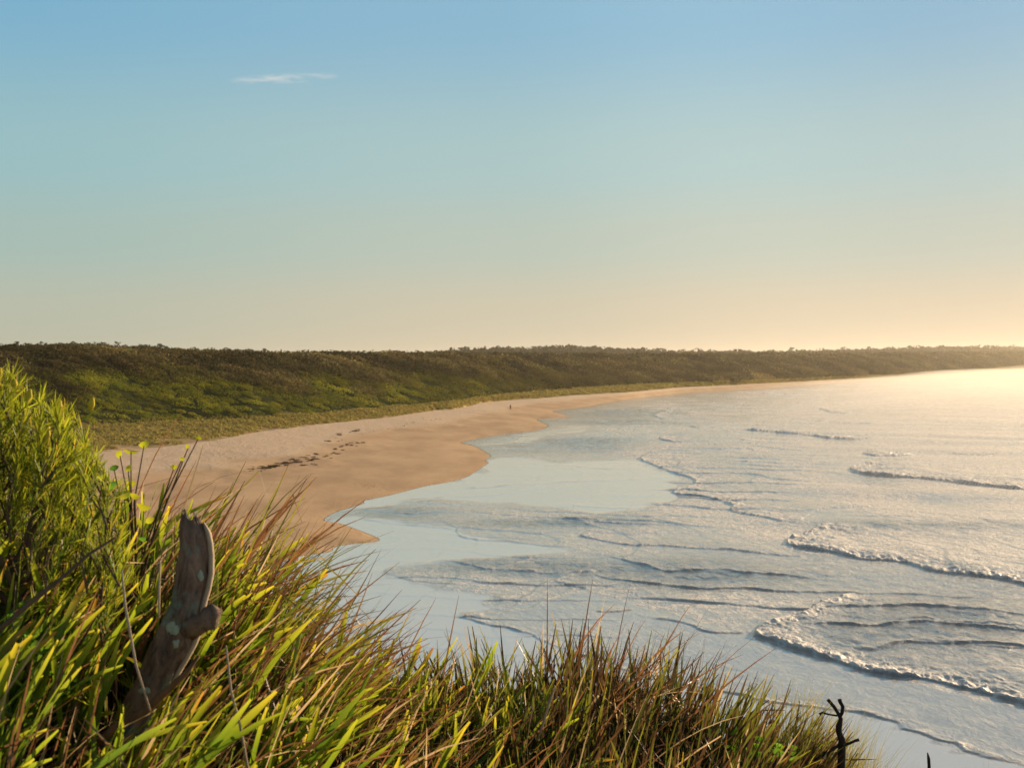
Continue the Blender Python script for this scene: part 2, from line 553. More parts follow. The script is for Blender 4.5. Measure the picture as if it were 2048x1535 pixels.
def bark_mat(name, c1, c2, scale, bump=0.004, lichen=None):
    m, nt, mo = new_mat(name)
    b = N(nt, 'ShaderNodeBsdfPrincipled', inp={'Roughness': 0.85, 'Specular IOR Level': 0.2})
    tc = N(nt, 'ShaderNodeTexCoord')
    mp = N(nt, 'ShaderNodeMapping'); mp.inputs['Scale'].default_value = (1, 1, 0.35)
    L(nt, tc, 'Object', mp, 0)
    n = N(nt, 'ShaderNodeTexNoise', inp={'Scale': scale, 'Detail': 8.0, 'Roughness': 0.7, 'Distortion': 0.6}); L(nt, mp, 0, n, 0)
    r = ramp(nt, [(0.3, c1), (0.7, c2)]); L(nt, n, 0, r, 0)
    src = (r, 0)
    if lichen:
        ln = N(nt, 'ShaderNodeTexNoise', inp={'Scale': scale * 0.35, 'Detail': 4.0, 'Roughness': 0.55}); L(nt, tc, 'Object', ln, 0)
        lr = ramp(nt, [(0.54, 0.0), (0.60, 0.85)]); L(nt, ln, 0, lr, 0)
        mm = N(nt, 'ShaderNodeMix', data_type='RGBA'); L(nt, lr, 0, mm, 0); L(nt, r, 0, mm, 6); mm.inputs[7].default_value = (*lichen, 1)
        src = (mm, 2)
    L(nt, src[0], src[1], b, 'Base Color')
    bb = N(nt, 'ShaderNodeBump', inp={'Strength': 0.9, 'Distance': bump}); L(nt, n, 0, bb, 'Height'); L(nt, bb, 0, b, 'Normal')
    L(nt, b, 0, mo, 0)
    return m


# ------------------------------------------------------------------ beach
print('beach')
cpx = np.concatenate([np.arange(-1500, 380, 12.0), np.arange(380, 1700, 2.2), np.arange(1700, 2100, 5.0), np.arange(2100, 3601, 50.0)])
NEAR = curve([(-1500, 3000), (0, 1900), (300, 1500), (550, 1250), (700, 1180), (800, 1120), (1000, 990), (1150, 880), (1300, 825), (1500, 792), (1700, 775), (2048, 757), (3600, 745)])
NR = 330
prof = col_profile(cpx)
dv_ = prof[0]
pyv = to_px((cpx - 1024) / F * dv_, dv_, 0.0)[1]     # picture row of that distance on the z = 0 plane
tt = np.linspace(0, 1, NR)[:, None]
PY = pyv[None, :] * (1 - tt) + NEAR(cpx)[None, :] * tt
PX = np.broadcast_to(cpx, PY.shape)
_, D = P(PX, PY, 0.0)
D[0] = dv_
X = (PX - 1024) / F * D
sdw, _ = signed_polyline(X, D, WLW)
inside = in_poly(X, D, SEAPOLY)
dw = np.abs(sdw)
vgx = np.arange(-1500, 3600, 25.0); vgd = col_profile(vgx)[0]
VEGW = np.stack([(vgx - 1024) / F * vgd, vgd], 1)
dvd = np.abs(signed_polyline(X[::1], D, VEGW)[0]) + 0.01
t = dw / (dw + dvd)
Z = np.where(inside, -0.03 * np.minimum(dw, 30), ZV * t ** 0.9)
bermn = fbm(X / 14.0, D / 14.0, 21, 4)
Z += np.where(inside, 0, 1) * smooth(dw / 4.0) * 0.12 * fbm(X / 3.0, D / 3.0, 3, 4) * smooth((t - 0.15) * 3)
Z += np.where(inside, 0, 1) * smooth(dw / 6) * 0.22 * bermn * t * (1 - t) * 4
Z[0] = ZV
wet = np.where(inside, 1.0, 1 - smooth((t + 0.12 * bermn - 0.50) / 0.16))
# patch of damp darker sand near the water
pxx, pyy = to_px(X, D, 0.0)
damp = np.exp(-(((pxx - 740) / 75) ** 2 + ((pyy - 977) / 10) ** 2)) + 0.8 * np.exp(-(((pxx - 1080) / 45) ** 2 + ((pyy - 832) / 4) ** 2)) \
    + 0.5 * np.exp(-(((pxx - 950) / 70) ** 2 + ((pyy - 870) / 6) ** 2)) + 0.5 * np.exp(-(((pxx - 645) / 30) ** 2 + ((pyy - 1010) / 12) ** 2))
edge = np.exp(-dw / 0.9)
wet = wet + 0.30 * np.exp(-dw / 5.0) * (~inside) + 0.9 * damp * (0.7 + 0.6 * fbm(X / 5, D / 9, 9, 3)) + 0.8 * edge * (~inside)
V = np.stack([X, D, Z], -1).reshape(-1, 3)
o = mesh_np('beach', V, grid_faces(NR, len(cpx))[:, ::-1], sand, attrs={'wet': wet.ravel()})
tag(o, kind='structure')
# sand relief further up shows in the noise of the material

# ------------------------------------------------------------------ dunes and hills
print('dunes')
cpx = np.concatenate([np.arange(-1500, 0, 20.0), np.arange(0, 2060, 3.0), np.arange(2060, 3601, 40.0)])
dvg, dft, drd, zrd, dfr, zfr = prof = col_profile(cpx)


def rows(a, b, n):
    t = np.linspace(0, 1, n)[:, None]
    return a[None, :] * (1 - t) + b[None, :] * t


Dd = np.vstack([rows(dvg, dft, 26)[:-1], rows(dft, drd, 60)[:-1], rows(drd, drd + 0.35 * (dfr - drd), 14)])
pp = tuple(q[None, :] for q in prof)
PX = np.broadcast_to(cpx, Dd.shape)
Z = land_z(PX, Dd, pp)
Z[0] = ZV
X = (PX - 1024) / F * Dd
t1 = np.clip((Dd - dvg) / (dft - dvg), 0, 1.6)
t1 = t1 + 0.35 * fbm(X / 4.0, Dd / 8.0, 31, 4)
gcol = np.array([.34, .25, .10]); scol = np.array([.53, .35, .21]); fcol = np.array([.045, .05, .018])
k1 = smooth((t1 - 0.0) / 0.3)[..., None]; k2 = smooth((t1 - 0.85) / 0.2)[..., None]
C = scol * (1 - k1) + gcol * k1
C = C * (1 - k2) + fcol * k2
C *= (1 + 0.35 * fbm(X / 2.5, Dd / 2.5, 35, 3))[..., None]
o = mesh_np('dunes', np.stack([X, Dd, Z], -1).reshape(-1, 3), grid_faces(*Dd.shape), M_dune, cols=C.reshape(-1, 3))
tag(o, kind='structure')
v0 = drd + 0.35 * (dfr - drd)
Dh = np.vstack([rows(v0, dfr, 40)[:-1], rows(dfr, dfr + 2500, 12)[:-1], rows(dfr + 2500, dfr + 25000, 4)])
PXh = np.broadcast_to(cpx, Dh.shape)
Zh = land_z(PXh, Dh, pp)
Xh = (PXh - 1024) / F * Dh
Ch = np.broadcast_to(np.array([.05, .05, .022]), Xh.shape + (3,))
o = mesh_np('hills', np.stack([Xh, Dh, Zh], -1).reshape(-1, 3), grid_faces(*Dh.shape), M_dune, cols=Ch.reshape(-1, 3))
tag(o, kind='structure')

# ------------------------------------------------------------------ sea
print('sea')
cols_ = np.concatenate([np.arange(-900, 440, 20.0), np.arange(440, 2100, 1.7), np.arange(2100, 3601, 25.0)])
rws = np.concatenate([[727.5, 729, 731, 733], np.arange(735, 1000, 0.62), np.arange(1000, 1545, 1.05), np.arange(1545, 2600, 12)])
PX, PY = np.meshgrid(cols_, rws)
X, Y = P(PX, PY, 0.0)
Z = np.zeros_like(X); foam_a = np.zeros_like(X); rip_a = np.zeros_like(X)
# domain warp so that every wave edge wanders
wa = np.clip(Y / 150, 0.5, 3.0)
wx = X + 0.75 * wa * fbm(X / (2.6 * wa), Y / (2.6 * wa), 41, 4)
wy = Y + 1.3 * wa * fbm(X / (2.6 * wa) + 50, Y / (2.6 * wa), 43, 4)

# (points, height, depth of the raised body behind, foam width, foam amount)
FR_ = [
    ([(1720, 1178), (1670, 1196), (1640, 1205), (1600, 1225), (1560, 1235), (1530, 1247), (1516, 1262), (1512, 1274), (1545, 1283), (1570, 1293), (1600, 1303), (1660, 1320), (1710, 1337), (1780, 1353),
      (1860, 1363), (1930, 1377), (1990, 1395), (2060, 1414), (2200, 1440)], .34, 9, 1.7, 1.0),
    ([(1690, 1040), (1650, 1050), (1600, 1065), (1566, 1083), (1590, 1095), (1650, 1103), (1720, 1117), (1800, 1125), (1850, 1140), (1930, 1150), (2000, 1158), (2060, 1171), (2200, 1190)], .42, 12, 2.4, 1.0),
    ([(1440, 884), (1400, 888), (1330, 897), (1277, 916), (1310, 930), (1345, 945), (1378, 955), (1384, 968), (1345, 986), (1400, 993), (1430, 1000), (1455, 1012), (1452, 1022), (1480, 1028), (1530, 1035),
      (1560, 1042), (1620, 1045), (1680, 1040)], .30, 14, 2.0, .9),
    ([(1400, 1062), (1250, 1058), (1180, 1062), (1156, 1072), (1200, 1080), (1260, 1090), (1330, 1093), (1440, 1098), (1520, 1107), (1580, 1112), (1640, 1111)], .17, 6, .9, .7),
    ([(1372, 990), (1345, 1005), (1290, 1020), (1200, 1030), (1100, 1038), (1000, 1046), (940, 1052), (912, 1060), (935, 1077), (1000, 1082), (1080, 1090), (1150, 1098), (1170, 1103)], .10, 4, .4, .45),
    ([(1130, 1103), (1050, 1110), (930, 1118), (850, 1125), (790, 1133), (765, 1143), (800, 1157), (870, 1168), (960, 1172)], .06, 3, .3, .4),
    ([(1180, 1130), (1130, 1148), (1106, 1162), (1130, 1172), (1165, 1178), (1100, 1193), (1060, 1213), (1000, 1221), (960, 1226), (925, 1234), (960, 1245), (1020, 1260), (1060, 1270), (1150, 1310),
      (1263, 1344), (1430, 1382), (1490, 1395), (1560, 1405), (1620, 1415), (1700, 1425), (1770, 1440), (1840, 1468), (1890, 1485), (1950, 1510), (2035, 1530), (2200, 1570)], .10, 5, .6, .55),
    ([(1160, 1180), (1050, 1180), (985, 1190), (996, 1198), (985, 1210), (968, 1222)], .05, 3, .3, .35),
    ([(1300, 1238), (1350, 1243), (1380, 1250), (1400, 1260), (1450, 1267), (1500, 1266)], .13, 3, .5, .5),
    ([(1190, 1224), (1215, 1225), (1250, 1223), (1275, 1219)], .12, 2, .4, .5),
    ([(1300, 1208), (1380, 1207), (1430, 1201), (1500, 1203), (1530, 1206)], .10, 3, .2, .2),
    ([(1750, 920), (1728, 928), (1698, 938), (1722, 948), (1790, 955), (1870, 960), (1950, 968), (2060, 978), (2200, 990)], .55, 14, 4.0, .9),
    ([(1745, 899), (1728, 904), (1752, 912), (1795, 913), (1840, 908)], .50, 9, 4.0, 1.0),
    ([(1470, 858), (1536, 864), (1600, 869), (1660, 877), (1712, 879), (1760, 876)], .65, 14, 4.0, .95),
    ([(1640, 817), (1655, 823), (1690, 827), (1730, 826)], .6, 12, 4.0, .8),
    ([(1520, 786), (1545, 789), (1590, 790)], .9, 20, 8.0, 1.0),
    ([(1822, 784), (1838, 787), (1862, 788)], .9, 20, 8.0, 1.0),
    ([(1345, 812), (1325, 824), (1310, 829), (1330, 838), (1350, 841)], .35, 8, 3.0, .8),
    ([(1375, 852), (1400, 856), (1440, 855)], .4, 8, 3.0, .8),
    ([(1345, 872), (1322, 877), (1350, 884), (1372, 885)], .4, 8, 3.0, .9),
    ([(1440, 812), (1460, 818), (1520, 820)], .35, 10, 2.5, .5),
    ([(1600, 840), (1680, 846), (1760, 847)], .3, 10, 2.0, .2),
    ([(1860, 842), (1960, 846), (2060, 848)], .3, 10, 2.0, .1),
    ([(1890, 905), (1960, 908), (2000, 905)], .3, 8, 2.0, .1),
    ([(900, 980), (1000, 973), (1100, 966), (1225, 961), (1362, 955)], .09, 2, .1, .3),
    ([(780, 1003), (900, 996), (1020, 986), (1100, 966)], .08, 2, .1, .3),
    ([(1050, 1006), (1175, 1014), (1325, 1019)], .09, 2, .1, .3),
    ([(715, 1036), (760, 1046), (830, 1052), (912, 1060)], .08, 2, .2, .3),
    ([(880, 1161), (940, 1164), (1010, 1168), (1100, 1160)], .06, 2, .2, .2),
    ([(1040, 925), (1130, 932), (1220, 938), (1280, 936)], .09, 2, .2, .3),
]
face = np.zeros_like(X)
for pts, A, body, fw, fa in FR_:
    pts = np.array(pts, float)
    fx, fy = P(pts[:, 0], pts[:, 1], 0.0)
    pl = densify(np.stack([fx, fy], 1), 3)
    reach = body * 4
    m = (X > pl[:, 0].min() - reach) & (X < pl[:, 0].max() + reach) & (Y > pl[:, 1].min() - reach) & (Y < pl[:, 1].max() + reach)
    sd, arc = signed_polyline(wx[m], wy[m], pl)
    taper = smooth(arc / 0.12) * smooth((1 - arc) / 0.10)
    var = 1 + 0.9 * fbm(X[m] / 2.5, Y[m] / 4, 61, 4)
    fade = np.exp(-np.maximum(sd, 0) / body)
    up = smooth(sd / (0.25 + 0.25 * A))
    A = A * .62
    Z[m] += A * taper * var * up * fade
    f = smooth((sd - 0.12) / 0.25) * np.exp(-np.maximum(sd - .3, 0) / (fw * 1.35)) * fa * taper
    Z[m] += f * min(A, .3) * 0.9 * fbm(X[m] / .4, Y[m] / .6, 63, 3)
    face[m] = np.maximum(face[m], smooth((sd + .1) / .1) * (1 - smooth((sd - .22) / .25)) * taper * min(1, A * 5))
    foam_a[m] = np.maximum(foam_a[m], f * (0.8 + 0.6 * fbm(X[m] / 1.5, Y[m] / 2.5, 77, 3)))
    rip_a[m] = np.maximum(rip_a[m], np.where(sd > 0, fade, 0) * np.clip(A * 3, 0, 1) * taper)
# regions of glassy film and of broken, darker ripples
SMOOTH = [
    [(560, 1125), (648, 1040), (700, 1035), (912, 1060), (935, 1077), (1150, 1100), (1050, 1110), (790, 1133), (765, 1143), (800, 1158), (875, 1176), (985, 1190), (970, 1221), (925, 1234), (1060, 1270),
     (1263, 1344), (900, 1600), (-400, 2000), (300, 1200)],
    [(1080, 860), (1105, 850), (1200, 852), (1180, 862), (1010, 885), (940, 890)],
    [(960, 945), (1010, 915), (1130, 925), (1277, 920), (1345, 945), (1375, 957), (1345, 986), (1372, 992), (1290, 1018), (1180, 1026), (1020, 1004), (900, 1000), (780, 1004), (700, 1020), (690, 1012), (740, 996), (850, 970)],
    [(1263, 1348), (1430, 1386), (1560, 1409), (1700, 1429), (1770, 1444), (1840, 1472), (1950, 1514), (2100, 1550), (2000, 2400), (900, 2400)],
]
inv_s = np.zeros_like(X)
for poly in SMOOTH:
    wpx, wpy = to_px(wx, wy, 0.0)
    wpx = wpx + 70 * fbm(PX / 110, PY / 9, 131, 4); wpy = wpy + 7 * fbm(PX / 90, PY / 12, 133, 3)
    m = in_poly(wpx, wpy, poly)
    dd = np.full(X.shape, 0.0)
    inv_s = np.maximum(inv_s, m.astype(float))
for _ in range(26):
    inv_s[1:-1, 1:-1] = (inv_s[1:-1, 1:-1] * 2 + inv_s[:-2, 1:-1] + inv_s[2:, 1:-1] + inv_s[1:-1, :-2] + inv_s[1:-1, 2:]) / 6
sd_sh = np.abs(signed_polyline(X, Y, WLW)[0])
base_r = (1 - inv_s) * (0.45 + 0.55 * smooth(sd_sh / 30))
semi = in_poly(PX, PY, [(1160, 1180), (1512, 1274), (1710, 1340), (2100, 1430), (2200, 1560), (1840, 1468), (1560, 1405), (1263, 1344), (1060, 1270), (960, 1230)])
base_r = np.where(semi, base_r * 0.45, base_r)
DARK = [(1140, 893, 130, 12), (1110, 1046, 190, 9), (1400, 1150, 220, 30), (1230, 826, 110, 8), (800, 1025, 90, 12), (1100, 1140, 180, 12), (1850, 1050, 240, 10), (1900, 1250, 260, 60), (1250, 845, 120, 6), (1180, 880, 80, 5), (1030, 1130, 150, 14)]
dk = np.zeros_like(X)
for a, b, c, d in DARK:
    dk += np.exp(-(((PX - a) / c) ** 2 + ((PY - b) / d) ** 2))
dk = np.clip(dk, 0, 1.2)
rip = 0.08 + 0.34 * base_r + 0.85 * dk * base_r + 0.45 * rip_a
rip = rip * (1 - smooth(inv_s * 1.3)) + 0.05 * smooth(inv_s * 1.3)
# chop and swell
Z += base_r * ((0.05 + .07 * dk) * fbm(wx / 1.3, wy / 2.2, 91, 4) + 0.10 * fbm(wx / 7.0 + 0.3 * wy / 9, wy / 6.0, 95, 3)) * np.clip(0.4 + dk, 0, 1.4)
off = smooth((PX - 1350) / 500) * smooth((1250 - PY) / 300)
Z += off * 0.22 * np.sin((wx * 0.35 + wy) / 5.2 + 3 * fbm(X / 40, Y / 40, 99, 2)) * (0.6 + 0.6 * vnoise(X / 30, Y / 20, 101))
# broad old foam lying on the water
lay = base_r * (0.36 + 0.30 * fbm(wx / 9, wy / 14, 105, 4) - 0.34 * dk) + 0.12 * off
foam_a = np.clip(np.maximum(foam_a, np.clip(lay * (1 - face), 0, 0.6)), 0, 1)
# thin sheets of swash overrunning each other, stepping up away from the sand
sdw, _ = signed_polyline(X, Y, WLW)
ins = in_poly(X, Y, SEAPOLY)
for (per_, lob, amp, sdn, sm_) in ((13.0, 10.0, .15, 151, .15), (7.5, 7.0, .10, 157, .15), (9.0, 6.0, .04, 163, .5)):
    ph_ = ((wy * 1.0 + wx * .42 + 2.4 * lob * fbm(wx / 34, wy / 40, sdn, 3) + .5 * lob * fbm(wx / 7, wy / 12, sdn + 1, 3)) if sdn != 163 else (np.abs(sdw) + lob * fbm(wx / 15, wy / 30, sdn, 4) + wx * .12)) / per_
    fr_ = ph_ - np.floor(ph_)
    am_ = smooth(0.45 + 1.8 * vnoise(wx / 14 + 9, wy / 22, sdn + 3)) * (sm_ + (1 - sm_) * base_r) * np.clip(1.3 - off, .3, 1)
    st_ = smooth(fr_ / .05) * np.exp(-fr_ * 2.6)
    Z += amp * am_ * st_ * (1 + .6 * fbm(X / 1.2, Y / 2.0, sdn + 5, 2))
    foam_a = foam_a * (1 - .8 * am_ * base_r * smooth((fr_ - .0) / .01) * (1 - smooth((fr_ - .04) / .02)))
    foam_a = np.maximum(foam_a, am_ * smooth((fr_ - .04) / .03) * np.exp(-fr_ / .12) * (.35 + .35 * base_r))
    rip = np.maximum(rip, am_ * .5 * np.exp(-fr_ * 3) * base_r)
foam_a = np.clip(foam_a, 0, 1)
# keep it below the sand at the water's edge and still there
shore = np.where(ins, smooth(np.abs(sdw) / 5.0), 0)
Z = Z * shore
foam_a *= np.where(ins, smooth(np.abs(sdw) / 1.5), 0)
o = mesh_np('sea', np.stack([X, Y, Z], -1).reshape(-1, 3), grid_faces(*X.shape)[:, ::-1], seam, attrs={'foam': foam_a.ravel(), 'ripple': rip.ravel()})
tag(o, kind='structure')

# ------------------------------------------------------------------ scrub and woods (uncountable mass)
print('scrub')


def leaf_mass(name, centres, rad, colr, nq, qs, stretch=1.0, seed=1, axis=None, up=0.8):
    """crowns of many small leaf sprays: centres (n,3), rad (n,), colr (n,3)"""
    r = np.random.default_rng(seed)
    n = len(centres)
    u = r.uniform(-1, 1, (n, nq)) * 0.5 + 0.5
    u = u * 1.25 - 0.25
    ph = r.uniform(0, 2 * np.pi, (n, nq))
    s = np.sqrt(np.clip(1 - u ** 2, 0, 1))
    dirs = np.stack([s * np.cos(ph), s * np.sin(ph), u], -1)
    lump = 0.75 + 0.25 * r.random((n, nq))
    pos = dirs * lump[..., None]
    ax = np.array([1.0, 0.0]) if axis is None else axis
    # elongate along the given ground axis
    al = pos[..., 0] * ax[0] + pos[..., 1] * ax[1]
    pos[..., 0] += al * ax[0] * (stretch - 1); pos[..., 1] += al * ax[1] * (stretch - 1)
    pos[..., 2] *= up
    pos[..., 2] -= np.clip(al, -1, 1) * 0.25 * (stretch - 1)
    c = centres[:, None, :] + pos * rad[:, None, None]
    # spray quads roughly tangent to the crown
    nn = dirs + r.normal(0, 0.45, dirs.shape)
    nn /= np.linalg.norm(nn, axis=-1, keepdims=True)
    tv = np.cross(nn, r.normal(0, 1, nn.shape)); tv /= np.linalg.norm(tv, axis=-1, keepdims=True) + 1e-9
    bv = np.cross(nn, tv)
    sz = (qs * rad[:, None] * (0.6 + 0.8 * r.random((n, nq))))[..., None]
    q = np.stack([c - tv * sz - bv * sz * .6, c + tv * sz - bv * sz * .5, c + tv * sz * .8 + bv * sz * .6, c - tv * sz * .7 + bv * sz * .5], 2)
    V = q.reshape(-1, 3)
    Fq = np.arange(len(V)).reshape(-1, 4)
    cc = colr[:, None, :] * (0.75 + 0.5 * r.random((n, nq, 1)))
    C = np.repeat(cc.reshape(-1, 3), 4, axis=0)
    return V, Fq, C


NB = 9500
bpx = rng.uniform(-350, 2350, NB)
tb = rng.uniform(0, 1.25, NB) ** 0.95
pr = col_profile(bpx)
bd = pr[1] + (pr[2] - pr[1]) * tb
bx = (bpx - 1024) / F * bd
bz = land_z(bpx, bd, pr)
br = np.clip(0.0068 * bd, 1.8, 8.0) * rng.uniform(0.45, 1.3, NB) * (0.55 + 0.5 * np.clip(tb, 0, 1))
gm = smooth((0.52 - tb + 0.5 * fbm(bx / 14, bd / 22, 201, 3)) / 0.3) * smooth((1250 - bpx) / 600)
rr_ = rng.random(NB)[:, None]
brown = np.array([.115, .078, .032]) * (1 - rr_) + np.array([.075, .068, .022]) * rr_
green = (np.array([.11, .13, .016]) * (1 - rr_) + np.array([.30, .26, .025]) * rr_) * (2.0 ** (1.8 * fbm(bx / 12, bd / 20, 209, 3)[:, None]))
brown = brown * (2.0 ** (rng.normal(-.1, .5, (NB, 1)) + 2.2 * fbm(bx / 16, bd / 30, 207, 3)[:, None]))
bc = brown * (1 - gm[:, None]) + green * gm[:, None]
br *= (1 - 0.35 * gm)
ax = np.array([0.85, -0.53])
V1, F1, C1 = leaf_mass('s', np.stack([bx, bd, bz + 0.2 * br], -1), br, bc, 150, 0.085, stretch=2.1, seed=3, axis=ax)
o = mesh_np('coastal_scrub', V1, F1, M_scrub, cols=C1, smooth_sh=False)
tag(o, 'dense windswept olive and brown scrub covering the long dune ridge behind the beach', 'scrub', kind='stuff')

NBf = 7000
bpx = rng.uniform(-350, 2500, NBf)
tb = rng.uniform(0.0, 1.08, NBf)
pr = col_profile(bpx)
v0 = pr[2] + 0.35 * (pr[4] - pr[2])
bd = v0 + (pr[4] - v0) * tb
bx = (bpx - 1024) / F * bd
bz = land_z(bpx, bd, pr)
br = np.clip(0.0026 * bd, 3.0, 6.0) * rng.uniform(0.5, 1.4, NBf) * np.where(rng.random(NBf) < .12, 1.45, 1)
rr_ = rng.random(NBf)[:, None]
bc = np.array([.06, .056, .03]) * (1 - rr_) + np.array([.085, .07, .035]) * rr_
V1, F1, C1 = leaf_mass('w', np.stack([bx, bd, bz + 0.3 * br], -1), br, bc, 30, 0.2, seed=5)
o = mesh_np('distant_woodland', V1, F1, M_scrub, cols=C1, smooth_sh=False)
tag(o, 'dark woodland covering the low hills beyond the dune ridge', 'woodland', kind='stuff')

# dune grass between sand and scrub
NG = 26000
bpx = rng.uniform(-100, 2100, NG)
pr = col_profile(bpx)
tg = rng.beta(1.1, 1.0, NG) * 1.05
bd = pr[0] + (pr[1] - pr[0]) * tg
bx = (bpx - 1024) / F * bd
keep = (tg + 0.45 * fbm(bx / 5, bd / 9, 301, 3)) > 0.10
bpx, bd, bx, tg = bpx[keep], bd[keep], bx[keep], tg[keep]
pr = tuple(q[keep] for q in pr)
bz = land_z(bpx, bd, pr)
br = np.clip(0.0013 * bd, 0.4, 1.3) * rng.uniform(0.5, 1.2, len(bd))
rr_ = rng.random(len(bd))[:, None]
bc = np.array([.42, .30, .10]) * (1 - rr_) + np.array([.26, .24, .06]) * rr_
V1, F1, C1 = leaf_mass('g', np.stack([bx, bd, bz], -1), br, bc, 8, 0.4, seed=8, up=0.7)
o = mesh_np('dune_grass', V1, F1, M_scrub, cols=C1, smooth_sh=False)
tag(o, 'strip of yellowish low dune grass between the sand and the scrub', 'grass', kind='stuff')

# ------------------------------------------------------------------ trees standing out of the skyline
print('trees')
M_bark = bark_mat('tree bark', (.05, .04, .03), (.11, .09, .07), 3.0, 0.05)


def tree_proto(seed, h, spread, form):
    r = np.random.default_rng(seed)
    root = empty('tree')
    lean = r.uniform(-.12, .12)
    pts = [(0, 0, -1.5), (lean * h * .2, 0, h * .3), (lean * h * .5, 0, h * .55), (lean * h, 0, h * .8)]
    parts = [tube(pts, [.03 * h, .026 * h, .02 * h, .01 * h], 6)]
    cen = []; rad = []
    nb = 5 + form
    for k in range(nb):
        a = 2 * math.pi * (k + r.random() * .6) / nb
        zz = h * (0.45 + 0.45 * r.random())
        rr = spread * r.uniform(.35, .8)
        e = (lean * h * .7 + math.cos(a) * rr, math.sin(a) * rr, zz + h * .12)
        parts.append(tube([(lean * h * .5, 0, zz * .75), ((lean * h * .5 + e[0]) / 2, e[1] / 2, zz * .95), e], [.012 * h, .008 * h, .004 * h], 5))
        for q in range(2):
            cen.append((e[0] + r.normal(0, .12 * spread), e[1] + r.normal(0, .12 * spread), e[2] + r.normal(0, .05 * h))); rad.append(spread * r.uniform(.28, .45))
    cen.append((lean * h, 0, h * .92)); rad.append(spread * .4)
    V, Fc = join_tubes(parts)
    mesh_py('trunk', V, Fc, M_bark, root)
    n = len(cen)
    col = np.array([.055, .06, .025])[None, :] * r.uniform(.8, 1.2, (n, 1))
    V1, F1, C1 = leaf_mass('c', np.array(cen), np.array(rad), col, 90, 0.16, seed=seed, up=.6)
    mesh_np('crown', V1, F1, M_scrub, root, cols=C1, smooth_sh=False)
    return root


def copy_tree(o, parent=None):
    c = o.copy(); COL.objects.link(c)
    if parent is not None: c.parent = parent
    for ch in list(o.children): copy_tree(ch, c)
    return c


protos = [tree_proto(11, 9, 4.5, 0), tree_proto(12, 10, 3.6, 1), tree_proto(13, 8, 5.0, 2), tree_proto(14, 11, 4.2, 1)]
TREES = [  # px, crown-top py, which, label
    (34, 683, 0, 'leftmost dark tree top poking above the skyline scrub at the far left'),
    (145, 683, 2, 'low spreading tree on the left skyline above the shrub'),
    (235, 687, 1, None), (320, 690, 0, None), (455, 696, 2, 'tree at the end of the left hill where the skyline steps down'),
    (950, 694, 0, None), (1105, 690, 2, None), (1188, 690, 3, 'rounded tree on the highest point of the middle hill'), (1235, 695, 0, None),
    (1275, 699, 1, None), (1345, 701, 2, None), (1385, 700, 3, None), (1470, 697, 0, 'wide crowned tree with sky gaps left of the bare notch in the skyline'),
    (1490, 700, 2, None), (1545, 699, 1, None), (1583, 694, 3, 'slim tree standing alone above the dark woodland'), (1618, 699, 2, None),
    (1640, 702, 1, None), (1660, 700, 0, None), (1684, 693, 3, 'tallest of the trees on the right skyline'), (1696, 696, 1, None), (1712, 699, 1, 'small lone tree just right of the tallest skyline tree'),
    (1740, 701, 2, None), (1765, 697, 0, None), (1805, 695, 2, None), (1842, 692, 3, None), (1880, 691, 0, None), (1935, 692, 2, None),
    (1958, 689, 3, 'pointed tree on the far right skyline near the sun glow'), (2000, 692, 0, None), (2035, 692, 2, None)]
used = [False] * 4
HH = [9.6, 10.4, 8.6, 11.6]
for px, py, w, lab in TREES:
    pr = col_profile(np.array([float(px)]))
    d = float(pr[4][0]) if not (560 < px < 860) else float(pr[2][0])
    top = zat(py, d)
    gz = float(land_z(np.array([float(px)]), np.array([d]), pr)[0])
    sc = max(0.7, (top - gz) / HH[w])
    o = protos[w] if not used[w] else copy_tree(protos[w])
    used[w] = True
    o.location = ((px - 1024) / F * d, d, gz - 0.2)
    o.scale = (sc * 1.1, sc * 1.1, sc)
    o.rotation_euler = (0, 0, rng.uniform(0, 6.28))
    tag(o, lab or 'small dark tree standing up out of the wooded skyline', 'tree', 'trees along the wooded skyline')

# ------------------------------------------------------------------ things on the beach
M_weed = bark_mat('seaweed', (.06, .035, .015), (.15, .09, .04), 6.0, 0.02)
M_drift = bark_mat('driftwood', (.10, .07, .05), (.22, .17, .13), 5.0, 0.02)


SANDPOLY = None


def sand_z(x, y):
    a = np.array([x]); b = np.array([y])
    s, _ = signed_polyline(a, b, WLW)
    if in_poly(a, b, SEAPOLY)[0]: return 0.0
    px = 1024 + F * x / y; dvv = col_profile(np.array([px]))[0][0]
    if y > dvv: return float(land_z(np.array([px]), b)[0])
    d0 = abs(s[0]); d1 = abs(signed_polyline(a, b, VEGW)[0][0]) + .01
    return ZV * (d0 / (d0 + d1)) ** .9


def sand_at(px, py):
    z = 1.0
    for _ in range(6):
        x, y = P(px, py, z); z = sand_z(float(x), float(y))
    x, y = P(px, py, z)
    return float(x), float(y), z


def weed_mesh(seed):
    r = np.random.default_rng(seed)
    parts = []
    for k in range(9):
        a = r.uniform(0, 6.28); l = r.uniform(.3, .8)
        x0, y0 = r.normal(0, .18, 2)
        parts.append(tube([(x0, y0, .03), (x0 + math.cos(a) * l * .5, y0 + math.sin(a) * l * .5, .12 + r.uniform(0, .12)),
                           (x0 + math.cos(a + .5) * l, y0 + math.sin(a + .5) * l, .02)], [.07, .09, .03], 6, .25, seed + k))
    return join_tubes(parts)


